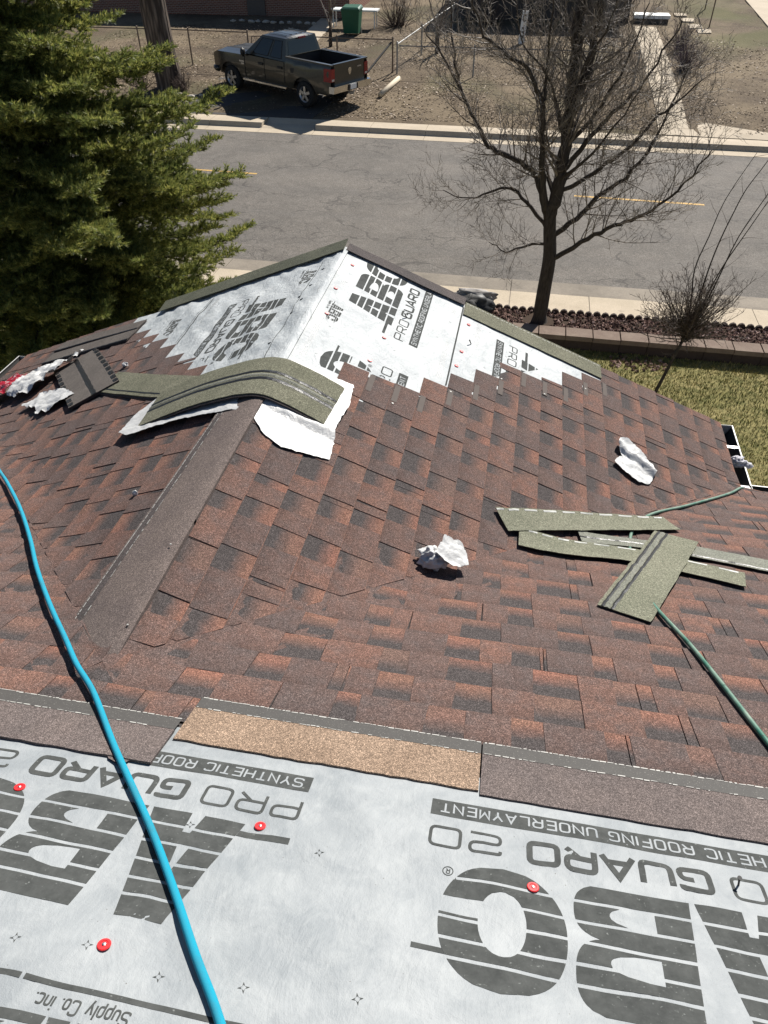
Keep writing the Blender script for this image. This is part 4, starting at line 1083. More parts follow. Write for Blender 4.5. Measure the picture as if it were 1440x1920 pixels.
def kerb_piece(x0, x1, prof, parent, mat):
    mb = MB(); n = len(prof)
    for k in range(n - 1):
        (ya, za), (yb, zb) = prof[k], prof[k + 1]; mb.poly([(x0, ya, za), (x1, ya, za), (x1, yb, zb), (x0, yb, zb)])
    mb.poly([(x0, y, z) for y, z in prof] + [(x0, prof[-1][0], -.05), (x0, prof[0][0], -.05)]); mb.poly(([(x1, y, z) for y, z in prof] + [(x1, prof[-1][0], -.05), (x1, prof[0][0], -.05)])[::-1])
    return mb.build('kerb_stone', MAT[mat], parent)
for i in range(-6, 6):
    kerb_piece(i * 3.05 + .006, (i + 1) * 3.05 - .006, [(14.008, .146), (14.12, .142), (14.26, .06), (14.34, .022), (14.84, .006), (14.90, .004)], kerb, 'gutter_concrete')
# far kerb with a dropped driveway, and the yard beyond
fk = struct('far_kerb', (lambda m: (m.poly([(-BIG, 25.0, -.02), (BIG, 25.0, -.02), (BIG, 26.36, -.02), (-BIG, 26.36, -.02)]), m)[1])(MB()), MAT['gutter_concrete'])
for i in range(-12, 10):
    x0, x1 = i * 1.83 + .006 + .35, (i + 1) * 1.83 - .006 + .35
    drop = -9.6 < (x0 + x1) / 2 < -7.4
    h = .05 if drop else .16
    kerb_piece(x0, x1, [(25.02, .006), (25.46, .018), (25.52, .03), (25.60, h), (26.0, h + .004), (26.35, .152)], fk, 'concrete')
mb = MB(); N = 60
yd = []
for j in range(N):
    ya = 26.34 + 34 * j / N; yb = 26.34 + 34 * (j + 1) / N
    for i in range(40):
        xa, xb = -40 + 2 * i, -40 + 2 * (i + 1)
        f = lambda x, y: terrain(y) + (.05 * noise.noise((x * .5, y * .5, 0)) + .02 * noise.noise((x * 2, y * 2, 3)) if y > 26.6 else 0)
        mb.smooth = True; mb.poly([(xa, ya, f(xa, ya)), (xb, ya, f(xb, ya)), (xb, yb, f(xb, yb)), (xa, yb, f(xa, yb))])
def tz(x, y): return terrain(y) + (.05 * noise.noise((x * .5, y * .5, 0)) + .02 * noise.noise((x * 2, y * 2, 3)) if y > 26.6 else 0)
struct('yard_ground', mb, MAT['yard'])
mb = MB(); zz = terrain(60.3)
mb.poly([(-BIG * 4, 60.3, zz), (BIG * 4, 60.3, zz), (BIG * 4, 1500, zz + 3), (-BIG * 4, 1500, zz + 3)])
for s in (-1, 1):
    mb.poly([(s * 40, 26.34, .15), (s * BIG * 4, 26.34, .15), (s * BIG * 4, 60.3, zz), (s * 40, 60.3, zz)][::s])
struct('ground', mb, MAT['yard'])
# concrete strips of the far yard
def patch(name, P, mat, h=.03, lift=.0):
    mb = MB(); T = [(x, y, tz(x, y) + h + lift) for x, y in P]; B = [(x, y, tz(x, y) - .06) for x, y in P]; mb.poly(T)
    for i in range(len(P)): j = (i + 1) % len(P); mb.poly([T[i], B[i], B[j], T[j]])
    return mb
gpth = struct('garden_path', patch('', [(4.0, 26.36), (5.3, 26.36), (5.15, 27.0), (4.05, 27.0)], 'concrete'), MAT['concrete'])
py = 27.02
while py < 43:
    d = 1.25; c = 4.55 + .02 * (py - 27) ; w = .5 if py > 33 else .46
    patch('', [(c - w + random.uniform(-.05, .05), py), (c + w, py), (c + w + .02, py + d - .03), (c - w, py + d - .03)], 'concrete').build('slab', MAT['concrete'], gpth); py += d
struct('right_pavement', patch('', [(5.3, 26.36), (14, 26.36), (14, 26.2), (9, 26.75), (7.4, 27.4), (5.6, 27.9)][:3] + [(9, 26.42), (7.4, 26.9), (5.6, 27.7), (5.3, 27.7)], 'concrete', .02), MAT['concrete'])
struct('driveway', patch('', [(-11.6, 26.37), (-7.3, 26.37), (-7.0, 28.2), (-9.5, 31.5), (-12.0, 30.6), (-12.3, 28.0)], 'concrete', .012), MAT['drive'])
struct('house_path', patch('', [(-10.9, 37.4), (-9.95, 37.4), (-10.2, 43.0), (-11.1, 43.0)], 'concrete'), MAT['concrete'])
struct('far_pavement', patch('', [(10.6, 44), (11.6, 44), (12.6, 60), (11.2, 60)], 'concrete', .04), MAT['concrete'])
# faded yellow dashes
for i, (xa, xb) in enumerate(((-11.4, -7.45), (1.35, 4.62), (10.6, 13.9))):
    mb = MB(); n = 14
    for k in range(n):
        a, b = xa + (xb - xa) * k / n, xa + (xb - xa) * (k + 1) / n; y0 = 20.72 - .032 * (a + 8)
        w = lambda q: .055 + .012 * noise.noise((q * 3, i, 0)); yy = lambda q: 20.8 - .034 * (q + 8)
        mb.poly([(a, yy(a) - w(a), .004), (b, yy(b) - w(b), .004), (b, yy(b) + w(b), .004), (a, yy(a) + w(a), .004)])
    struct('road_marking', mb, MAT['road_paint'])

# retaining wall with cap blocks
WALL = thing('retaining_wall', 'low block retaining wall with pinkish cap between lawn and rock bed', 'wall', (2.5, 12.3, 0))
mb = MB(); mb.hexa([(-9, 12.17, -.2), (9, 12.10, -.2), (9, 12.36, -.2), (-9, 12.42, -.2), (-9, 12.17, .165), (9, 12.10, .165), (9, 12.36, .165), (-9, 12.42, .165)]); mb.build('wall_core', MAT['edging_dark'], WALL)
x = -8.9
while x < 9:
    L = .47; y = 12.155 - .004 * (x + 9); e = random.uniform(-.006, .006); mb = MB()
    mb.hexa([(x, y - .03 + e, .17), (x + L, y - .03 + e, .17), (x + L, y + .31 + e, .17), (x, y + .31 + e, .17), (x + .008, y - .022 + e, .252 + e * .5), (x + L - .008, y - .022 + e, .252 + e * .5), (x + L - .008, y + .30 + e, .252 + e * .5), (x + .008, y + .30 + e, .252 + e * .5)])
    mb.build('cap_block', MAT['wall_block'], WALL)
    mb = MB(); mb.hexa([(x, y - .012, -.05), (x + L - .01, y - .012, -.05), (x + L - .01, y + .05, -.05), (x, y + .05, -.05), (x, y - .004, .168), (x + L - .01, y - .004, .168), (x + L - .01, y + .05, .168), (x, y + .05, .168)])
    mb.build('wall_block', MAT['edging_dark'], WALL)  # face blocks use the dark edging colour to paint in the wall's shade
    x += L + .004
# scalloped edging along the pavement
EDG = thing('garden_edging', 'row of dark scalloped edging bricks between rock bed and pavement', 'edging', (2, 13.2, .14))
x = -5.2
while x < 8.5:
    mb = MB(); prof = [(-.07, -.05), (-.07, .03), (-.045, .07), (0, .088), (.045, .07), (.07, .03), (.07, -.05)]; jx = x + random.uniform(-.006, .006); jy = 13.19 + random.uniform(-.008, .008); jz = .14 + random.uniform(-.012, .008)
    A = [(jx + a, jy - .025, jz + b) for a, b in prof]; B = [(jx + a, jy + .025, jz + b) for a, b in prof]; mb.poly(A); mb.poly(B[::-1])
    for i in range(7): j = (i + 1) % 7; mb.poly([A[j], A[i], B[i], B[j]])
    mb.build('edging_brick', MAT['edging_dark'], EDG); x += .152
# rocks of the bed
def rock(mb, c, r, rng, sc=(1, 1, .75)):
    ph = [((-.85, -.5, -.3), ), ]; b = len(mb.v)
    pts = [(0, 0, 1), (0, 0, -1)] + [(math.cos(a), math.sin(a), 0) for a in (0, 1.57, 3.14, 4.71)]
    an = rng.uniform(0, 6.3); ca, sa = math.cos(an), math.sin(an); tl = rng.uniform(-.6, .6)
    for p in pts:
        k = r * rng.uniform(.65, 1.25); x, y, z = p[0] * sc[0] * k, p[1] * sc[1] * k, p[2] * sc[2] * k; x, z = x + z * tl, z
        mb.v.append((c[0] + x * ca - y * sa, c[1] + x * sa + y * ca, c[2] + z))
    for f in ((0, 2, 3), (0, 3, 4), (0, 4, 5), (0, 5, 2), (1, 3, 2), (1, 4, 3), (1, 5, 4), (1, 2, 5)): mb.face([b + i for i in f])
mb = MB(); rg = random.Random(4)
for i in range(5200):
    x = rg.uniform(-4.6, 8.2); y = rg.uniform(12.46, 13.16)
    if math.hypot(x - .58, y - 12.80) < .3: continue
    rock(mb, (x, y, .16 + rg.uniform(-.01, .02)), rg.uniform(.016, .042), rg)
tag(mb.build('lava_rock', MAT['lava_rock']), 'brown lava rock covering the planting bed', 'rock bed', kind='stuff')
mb = MB()
for i in range(90):
    a = rg.uniform(0, 6.3); d = rg.random() ** .5; rock(mb, (2.3 + .55 * d * math.cos(a), 11.78 + .28 * d * math.sin(a), .0), rg.uniform(.02, .05), rg)
tag(mb.build('stone_patch', MAT['lava_rock']), 'small patch of loose dark stones sunk in the lawn', 'stones', kind='stuff')
# lawn blades
def blades(name, label, n, fn, h0, h1, w, mat, seed):
    rg = random.Random(seed); mb = MB()
    for i in range(n):
        x, y, z = fn(rg); h = rg.uniform(h0, h1); a = rg.uniform(0, 6.3); l = rg.uniform(.2, 1.0) * h; b = a + rg.uniform(-.6, .6)
        dx, dy = math.cos(a) * w, math.sin(a) * w
        mb.poly([(x - dy, y + dx, z), (x + dy, y - dx, z), (x + math.cos(b) * l, y + math.sin(b) * l, z + h)])
    return tag(mb.build(name, mat), label, 'grass', kind='stuff')
t = NT('grass_blade'); g = t.n.new('ShaderNodeNewGeometry'); n = t.noise(.9, 3, .6)
c1 = t.ramp(g.outputs['Random Per Island'], [(0, (.11, .125, .03)), (.4, (.25, .225, .07)), (.75, (.42, .345, .13)), (1, (.55, .46, .22))]); c2 = t.ramp(g.outputs['Random Per Island'], [(0, (.075, .095, .022)), (.6, (.16, .165, .045)), (1, (.32, .27, .12))])
MAT['blade'] = t.done(t.mix(t.grey(n, .4, .6), c2, c1), .8, 0, .2)
blades('grass', 'dormant yellow green grass of the front lawn', 70000, lambda r: (r.uniform(.4, 8.2), 12.1 - 7.4 * r.random() ** 1.15, -.012), .025, .06, .006, MAT['blade'], 3)
# litter of the far yard
t = NT('leaf_litter'); g = t.n.new('ShaderNodeNewGeometry')
MAT['leaf'] = t.done(t.ramp(g.outputs['Random Per Island'], [(0, (.10, .07, .045)), (.5, (.22, .16, .10)), (.85, (.36, .28, .19)), (1, (.6, .5, .4))]), .8, 0, .2)
mb = MB(); rg = random.Random(9)
for i in range(42000):
    x = rg.uniform(-20, 14); y = 26.7 + 14 * rg.random() ** 1.3
    if noise.noise((x * .35, y * .35, 7)) + .45 * noise.noise((x * 1.3, y * 1.3, 2)) < rg.uniform(-.75, .3): continue
    if 3.9 < x < 5.3 or (-12 < x < -7 and y < 29): 
        if rg.random() < .9: continue
    s = rg.uniform(.028, .06); a = rg.uniform(0, 6.3); z = tz(x, y) + .008; t1 = rg.uniform(-.01, .02)
    P = [(-s, 0, 0), (0, -s * .5, t1), (s, 0, .01), (0, s * .5, rg.uniform(0, .025))]
    mb.poly([(x + p[0] * math.cos(a) - p[1] * math.sin(a), y + p[0] * math.sin(a) + p[1] * math.cos(a), z + p[2]) for p in P])
tag(mb.build('fallen_leaves', MAT['leaf']), 'brown fallen leaves littering the yard across the street', 'leaves', kind='stuff')

# ------------------------------------------------------------------ trees
def mk_bark():
    t = NT('dark_bark'); n = t.noise(40, 4, .7, vec=t.mapping((1, 1, .2))); MAT['bark'] = t.done(t.mix(t.grey(n, .3, .7), (.022, .017, .014), (.075, .06, .05)), .85, 0, .3, t.bump(n, .8, .02))
    t = NT('twig'); n = t.noise(5, 2, .6); MAT['twig'] = t.done(t.mix(t.grey(n, .35, .65), (.075, .058, .047), (.25, .21, .172)), .6, 0, .4); MAT['twig'].name = 'twig'
    t = NT('dark_twig'); n = t.noise(5, 2, .6); MAT['dark_twig'] = t.done(t.mix(t.grey(n, .35, .65), (.05, .036, .029), (.12, .088, .07)), .6, 0, .4)
    t = NT('grey_bark'); v = t.n.new('ShaderNodeTexVoronoi'); v.feature = 'F1'; v.inputs['Scale'].default_value = 9; t.link(t.mapping((1, 1, .14)), v.inputs['Vector']); n = t.noise(20, 4, .7)
    MAT['grey_bark'] = t.done(t.mix(t.grey(v.outputs['Distance'], .1, .6), (.20, .155, .12), (.055, .042, .033)), .9, 0, .2, t.bump(v.outputs['Distance'], 1.0, -.06))
    t = NT('needles'); g = t.n.new('ShaderNodeNewGeometry'); n = t.noise(1.6, 3, .6)
    c = t.ramp(g.outputs['Random Per Island'], [(0, (.06, .085, .022)), (.4, (.16, .185, .045)), (.8, (.31, .305, .08)), (1, (.42, .39, .12))])
    c = t.mix(t.math('MULTIPLY', t.grey(n, .4, .65), .45), c, (.14, .185, .06)); m = t.done(c, .55, 0, .35)
    tr = t.n.new('ShaderNodeBsdfTranslucent'); t.link(c, tr.inputs[0]); mx = t.n.new('ShaderNodeMixShader'); mx.inputs[0].default_value = .45; t.link(t.b.outputs[0], mx.inputs[1]); t.link(tr.outputs[0], mx.inputs[2]); t.link(mx.outputs[0], t.n['Material Output'].inputs[0])
    MAT['needles'] = m
mk_bark()
def wander(rg, p, d, L, seg, up=0.0, wob=.25):
    pts = [p.copy()]; d = d.normalized()
    for i in range(seg):
        d = (d + Vector((rg.gauss(0, wob), rg.gauss(0, wob), rg.gauss(0, wob) + up)) * .5).normalized(); pts.append(pts[-1] + d * (L / seg))
    return pts
def twigs(mb, rg, pts, r0, lv, maxlv, dens, Lf, up, wb=.2):
    """side shoots along a limb"""
    tot = sum((pts[i + 1] - pts[i]).length for i in range(len(pts) - 1)); n = max(2, int(tot * dens[lv]))
    for k in range(n):
        t = .12 + .88 * (k + rg.random()) / n; f = min(t, .999) * (len(pts) - 1); i = int(f); p = pts[i].lerp(pts[i + 1], f - i); d = (pts[i + 1] - pts[i]).normalized()
        s = d.orthogonal(); s.rotate(Matrix.Rotation(rg.uniform(0, 6.283), 3, d)); ang = rg.uniform(.45, 1.0)
        nd = d * math.cos(ang) + s * math.sin(ang); nd.z += up * .4
        L = Lf[lv] * rg.uniform(.45, 1.15) * (1 - .45 * t); r = max(.0036, r0 * (1 - .6 * t) * .5)
        q = wander(rg, p, nd, L, 4 if lv < 2 else 3, up * .35, wb if lv < 1 else wb * 1.35 if lv < 2 else .4)
        mb.tube(q, [r * (1 - .75 * j / (len(q) - 1)) for j in range(len(q))], 4 if lv == 0 else 3, False)
        if lv + 1 < maxlv: twigs(mb, rg, q, r, lv + 1, maxlv, dens, Lf, up, wb)
LIMBS = {
'main': [(0.49, 12.8, 2.05), (0.56, 12.82, 2.36), (0.58, 12.84, 2.75), (0.58, 12.86, 3.27), (0.56, 12.89, 3.82), (0.54, 12.91, 4.41), (0.51, 12.93, 5.02), (0.46, 12.95, 5.9), (.42, 12.95, 7.2)],
'main2': [(0.56, 12.8, 3.5), (0.69, 12.84, 3.97), (0.76, 12.88, 4.33), (0.78, 12.91, 4.79), (0.77, 12.95, 5.6), (.85, 13, 6.6)],
'left1': [(0.46, 12.8, 2.0), (0.35, 12.9, 2.28), (0.2, 13.0, 2.6), (0.01, 13.1, 2.72), (-0.34, 13.2, 2.87), (-0.65, 13.3, 2.95), (-0.85, 13.4, 3.22), (-1.1, 13.5, 3.57), (-1.27, 13.6, 3.91), (-1.37, 13.7, 4.31), (-1.45, 13.8, 4.9)],
'left1b': [(-1.1, 13.5, 3.57), (-1.32, 13.6, 3.88), (-1.62, 13.7, 4.27), (-1.92, 13.78, 4.56)],
'left2': [(0.44, 12.8, 2.1), (0.29, 12.68, 2.7), (0.21, 12.56, 3.25), (0.15, 12.43, 3.73), (0.02, 12.31, 4.02), (-0.16, 12.19, 4.32), (-0.53, 12.07, 4.51), (-0.83, 11.95, 4.79), (-1.01, 11.82, 5.3)],
'left3': [(0.15, 12.43, 3.73), (0.14, 12.4, 4.15), (0.12, 12.19, 4.6), (0.08, 11.89, 5.4)],
'lowL': [(0.47, 12.8, 1.85), (0.08, 12.95, 2.21), (-0.2, 13.1, 2.37), (-0.58, 13.24, 2.22), (-0.93, 13.39, 2.05), (-1.4, 13.54, 2.13)],
'lowL2': [(0.55, 12.8, 1.6), (0.18, 12.97, 1.46), (-0.16, 13.15, 1.25), (-0.5, 13.32, 1.35)],
'r1': [(0.58, 12.8, 1.7), (0.95, 12.86, 2.0), (1.22, 12.92, 2.37), (1.64, 12.99, 2.68), (1.88, 13.05, 3.06), (2.06, 13.11, 3.59), (2.22, 13.17, 4.2)],
'r2': [(0.62, 12.8, 1.32), (1.09, 12.73, 1.66), (1.45, 12.66, 1.94), (1.81, 12.59, 2.15), (2.14, 12.52, 2.39), (2.46, 12.45, 2.77), (2.7, 12.38, 3.3)],
'r3': [(0.58, 12.8, 2.75), (0.9, 12.85, 3.21), (1.15, 12.89, 3.53), (1.46, 12.94, 3.85), (1.73, 12.99, 4.28), (1.96, 13.03, 4.8)],
'r4': [(0.58, 12.84, 3.15), (0.98, 12.86, 3.6), (1.17, 12.92, 4.01), (1.34, 12.98, 4.42), (1.46, 13.04, 5.0)],
'r5': [(0.57, 12.8, 2.4), (1.06, 12.84, 2.74), (1.48, 12.87, 3.05), (1.83, 12.91, 3.52), (2.14, 12.94, 3.8), (2.44, 12.98, 4.1)],
'r6': [(0.56, 12.88, 3.75), (0.69, 12.55, 4.32), (0.88, 12.3, 4.75), (0.96, 12.05, 5.3)],
'l4': [(0.58, 12.85, 3.15), (0.36, 12.76, 3.7), (0.18, 12.72, 4.11), (-0.24, 12.69, 4.49), (-0.39, 12.65, 5.0)],
'b1': [(.58, 12.85, 3.0), (.75, 13.3, 3.5), (.9, 13.9, 4.0), (1.0, 14.4, 4.6)], 'b2': [(.5, 12.85, 2.3), (.3, 13.4, 2.8), (0.1, 14.1, 3.3), (-.1, 14.7, 3.9)], 'b3': [(.55, 12.8, 2.6), (.9, 12.3, 3.1), (1.2, 11.8, 3.7), (1.4, 11.4, 4.3)]}
TREE = thing('bare_tree', 'bare leafless street tree with dark trunk standing in the rock bed', 'tree', (.58, 12.8, .14))
rg = random.Random(21)
mb = MB(); mb.smooth = True
tp = catmull([(.60, 12.78, .05), (.585, 12.8, .18), (.59, 12.82, .72), (.60, 12.82, 1.34), (.53, 12.82, 1.83), (.49, 12.82, 2.2)], 5)
rr = [.24 - .12 * min(1, i / 6) if i < 7 else .128 - .0016 * (i - 7) for i in range(len(tp))]
mb.tube(tp, rr, 12); mb.build('trunk', MAT['bark'], TREE)
mb = MB(); mb.smooth = True; tw = MB(); tw.smooth = True
R0 = {'main': .115, 'main2': .075, 'left1': .062, 'left2': .055, 'r1': .05, 'r2': .048, 'r3': .045, 'r5': .04, 'r4': .036, 'lowL': .036}
for k, P in LIMBS.items():
    pts = catmull(P, 4); pts = [p + Vector((rg.gauss(0, .012), rg.gauss(0, .02), rg.gauss(0, .012))) if 0 < i < len(pts) - 1 else p for i, p in enumerate(pts)]
    r0 = R0.get(k, .03); n = len(pts); mb.tube(pts, [r0 * (1 - (.5 if k in ('main', 'main2') else .8) * i / (n - 1)) for i in range(n)], 7)
    twigs(tw, rg, pts, r0 * .55, 0, 3, (9.0, 11, 15) if k not in ('main',) else (6.0, 9, 13), (1.25, .5, .22), .42)
mb.build('limbs', MAT['bark'], TREE); o = tw.build('twigs', MAT['twig'], TREE); o['kind'] = 'stuff'

# small leaning tree: trunk rooted in the lawn, vase-shaped crown in front of the bed
SAP = thing('small_tree', 'small leafless tree with a leaning trunk rooted in the lawn before the block wall', 'tree', (2.54, 10.89, 0)); mb = MB(); mb.smooth = True
TP = Vector((2.77, 11.02, 1.02)); q = catmull([(2.52, 10.88, -.03), (2.65, 10.95, .52), TP], 4); mb.tube(q, [.03 * (1 - .25 * i / (len(q) - 1)) for i in range(len(q))], 8); mb.build('trunk', MAT['bark'], SAP)
mb = MB(); mb.smooth = True; tw2 = MB(); tw2.smooth = True; rg = random.Random(8)
for P in ([(2.81, 11.07, 1.56), (2.84, 11.13, 2.03), (2.89, 11.19, 2.4), (2.97, 11.25, 2.76), (3.06, 11.31, 3.08), (3.24, 11.37, 3.45), (3.4, 11.43, 3.9)], [(2.72, 11.1, 1.5), (2.66, 11.2, 1.95), (2.75, 11.3, 2.4), (2.85, 11.4, 2.9), (3.1, 11.5, 3.5)], [(2.9, 11.0, 1.5), (2.98, 11.0, 1.95), (3.1, 11.1, 2.5), (3.3, 11.1, 3.1), (3.5, 11.2, 3.6)],
          [(2.85, 10.95, 1.5), (2.95, 10.9, 2.1), (3.15, 10.9, 2.7), (3.35, 10.9, 3.3)]):
    q = catmull([TP] + P, 3); n = len(q); mb.tube(q, [.014 * (1 - .72 * i / (n - 1)) for i in range(n)], 5); twigs(tw2, rg, q, .006, 0, 1, (3.0,), (.5,), .2)
for i in range(110):
    a = rg.uniform(0, 6.283); el = rg.uniform(.1, 1.35); d = Vector((math.cos(a) * math.cos(el), math.sin(a) * math.cos(el), math.sin(el)))
    q = wander(rg, TP + Vector((rg.uniform(-.06, .06), rg.uniform(-.06, .06), rg.uniform(-.18, .06))), d, rg.uniform(.55, 1.12), 5, .12, .26); r = rg.uniform(.005, .011)
    (mb if r > .0085 else tw2).tube(q, [r * (1 - .7 * j / 5) for j in range(6)], 4, False); twigs(tw2, rg, q, r * .7, 0, 2, (11, 10), (.32, .15), .3)
mb.build('limbs', MAT['bark'], SAP); tw2.build('twigs', MAT['dark_twig'], SAP)['kind'] = 'stuff'

# large spruce on the left
SPR = thing('spruce_tree', 'large dense green spruce beside the house on the left', 'tree', (-5.75, 8.4, 0)); rg = random.Random(31)
mb = MB(); mb.smooth = True; mb.tube([(-5.75, 8.4, -.1), (-5.73, 8.4, 3), (-5.75, 8.4, 7), (-5.75, 8.4, 11.5)], [.27, .22, .13, .03], 10); mb.build('trunk', MAT['bark'], SPR)
import numpy as np
bw = MB(); bw.smooth = True; SHOOTS = []
def needle_twig(p, d, L, side): SHOOTS.append((p.x, p.y, p.z, d.x, d.y, d.z, L, rg.uniform(0, 6.283)))
def build_needles():
    S = np.array(SHOOTS); nr = np.random.RandomState(3); V = []
    d = S[:, 3:6]; d = d / np.linalg.norm(d, axis=1)[:, None]; ref = np.where(np.abs(d[:, 2:3]) < .9, np.array([[0, 0, 1.]]), np.array([[1., 0, 0]])); o = np.cross(d, ref); o /= np.linalg.norm(o, axis=1)[:, None]; c = np.cross(d, o)
    for k in range(NEED):
        m = len(S); t = (k + nr.rand(m)) / NEED; a = nr.rand(m) * 6.283
        s_ = o * np.cos(a)[:, None] + c * np.sin(a)[:, None]; s_[:, 2] += .35
        q = S[:, :3] + d * (S[:, 6] * t)[:, None]; nd = s_ * .8 + d * .8; nd /= np.linalg.norm(nd, axis=1)[:, None]
        l = (.04 + .026 * nr.rand(m)) * (1.12 - .3 * t); w = np.cross(d, s_); w /= np.linalg.norm(w, axis=1)[:, None]; w *= .0062
        V.append(np.stack([q - w, q + w, q + nd * l[:, None]], 1))
    V = np.concatenate(V, 0); n = len(V); me = bpy.data.meshes.new('foliage'); me.vertices.add(n * 3); me.vertices.foreach_set('co', V.reshape(-1).astype(np.float32))
    me.loops.add(n * 3); me.loops.foreach_set('vertex_index', np.arange(n * 3, dtype=np.int32)); me.polygons.add(n); me.polygons.foreach_set('loop_start', np.arange(0, n * 3, 3, dtype=np.int32)); me.update(calc_edges=True); me.validate()
    return me
NEED = 14
def spruce_branch(p, d, L, q):
    pts = [p]; dd = d.copy(); seg = 9
    for i in range(seg):
        t = i / seg; dd = (dd + Vector((rg.gauss(0, .05), rg.gauss(0, .05), (-.05 if t < .55 else .09) + rg.gauss(0, .03)))).normalized(); pts.append(pts[-1] + dd * (L / seg))
    bw.tube(pts, [max(.004, .03 * L / 2.6 * (1 - .85 * i / seg)) for i in range(seg + 1)], 4, False)
    n = int(L * 21 * q)
    for k in range(n):
        t = .14 + .86 * (k + rg.random()) / n; f = min(t, .999) * seg; i = int(f); pp = pts[i].lerp(pts[i + 1], f - i); ax = (pts[i + 1] - pts[i]).normalized()
        sd = ax.cross(Vector((0, 0, 1))).normalized() * (1 if k % 2 else -1); a2 = rg.uniform(.6, 1.0)
        td = (ax * math.cos(a2) + sd * math.sin(a2) + Vector((0, 0, rg.uniform(-.25, .42)))).normalized()
        TL = (.58 * (1 - t) + .16) * rg.uniform(.55, 1.15) * min(1, L / 1.6); m = max(2, int(TL / .055)); pv = pp
        for j in range(m):
            td = (td + Vector((rg.gauss(0, .06), rg.gauss(0, .06), rg.gauss(.0, .05)))).normalized(); sl = TL / m
            needle_twig(pv, td, sl, 0)
            if j % 1 == 0 and q > .5:
                s2 = td.cross(Vector((0, 0, 1))).normalized() * (1 if j % 2 else -1); d2 = (td * .65 + s2 * .7 + Vector((0, 0, rg.uniform(-.15, .2)))).normalized(); needle_twig(pv, d2, rg.uniform(.06, .13), 0)
                if rg.random() < .5: needle_twig(pv, (td * .6 + Vector((rg.gauss(0, .3), rg.gauss(0, .3), rg.uniform(.3, .8)))).normalized(), rg.uniform(.05, .1), 0)
            pv = pv + td * sl
z = .55
while z < 10.6:
    n = 11 if z < 6 else 7; a0 = rg.uniform(0, 6.28); Rm = (2.3 if z < 3.8 else 2.3 - .95 * (z - 3.8) / 1.4 if z < 5.2 else 1.35 * (10.8 - z) / 5.6) * (0.8 + .2 * min(1, z / 2.2))
    for k in range(n):
        a = a0 + 6.283 * k / n + rg.uniform(-.25, .25); L = Rm * rg.uniform(.72, 1.14)
        d = Vector((math.cos(a), math.sin(a), rg.uniform(-.05, .28)))
        fac = math.cos(a - math.atan2(-8.4, 5.75)); q = 1.0 if (fac > -.35 and z < 6.2) else .42
        spruce_branch(Vector((-5.75, 8.4, z + rg.uniform(-.1, .1))), d.normalized(), L, q)
    z += rg.uniform(.2, .28)
# a few long boughs reaching towards the street and the gable
for (tx, ty, tz_, z0) in ((-3.2, 8.0, 4.15, 3.7), (-3.3, 8.25, 4.05, 3.6), (-3.4, 8.1, 3.85, 3.4), (-3.35, 8.35, 4.0, 3.55), (-3.6, 8.6, 2.6, 2.3), (-3.45, 8.0, 2.6, 2.2), (-3.5, 8.3, 2.3, 2.0), (-3.85, 8.1, 4.45, 3.9), (-3.55, 7.6, 2.9, 2.5), (-3.6, 7.9, 2.35, 2.1), (-3.9, 7.7, 3.5, 3.1), (-4.3, 6.2, 2.75, 2.6), (-4.9, 5.7, 2.7, 2.6)):
    p = Vector((-5.75, 8.4, z0)); d = Vector((tx, ty, tz_)) - p; spruce_branch(p, d.normalized(), d.length, 1.25)
me = build_needles(); me.materials.append(MAT['needles'])
o = bpy.data.objects.new('foliage', me); col.objects.link(o); adopt(o, SPR, True); o['kind'] = 'stuff'
bw.build('boughs', MAT['bark'], SPR)['kind'] = 'stuff'
print('shoots', len(SHOOTS), 'needles', len(SHOOTS) * NEED, 'twigtris', len(tw.f))
# ------------------------------------------------------------------ pickup truck
def mk_truck_mats():
    t = NT('truck_paint'); n = t.noise(3, 3, .6); d = t.noise(14, 4, .6)
    c = t.mix(t.grey(n, .3, .7), (.030, .029, .022), (.040, .038, .029)); c = t.mix(t.math('MULTIPLY', t.grey(d, .5, .75), .25), c, (.10, .085, .065))
    MAT['truck_paint'] = t.done(c, .32, .35, .5); MAT['truck_paint'].node_tree.nodes['Principled BSDF'].inputs['Coat Weight'].default_value = .5
    t = NT('dark_glass'); MAT['dark_glass'] = t.done((.006, .008, .008), .06, 0, .6)
    simple('rubber', (.014, .014, .014), .85, 0, .3, 40); simple('black_plastic', (.016, .016, .016), .55, 0, .3, 20)
    simple('chrome', (.62, .62, .60), .18, 1.0, .08, 10); simple('alloy', (.42, .42, .42), .32, .9, .15, 20)
    t = NT('tail_lamp'); n = t.noise(30, 2, .5); MAT['tail_lamp'] = t.done(t.mix(n, (.16, .005, .008), (.26, .012, .012)), .15, 0, .6)
    simple('head_lamp', (.55, .55, .52), .12, .3, .1, 10); simple('plate', (.72, .74, .74), .5, 0, .08, 30); simple('bed_liner', (.022, .02, .02), .9, 0, .4, 15)
mk_truck_mats()
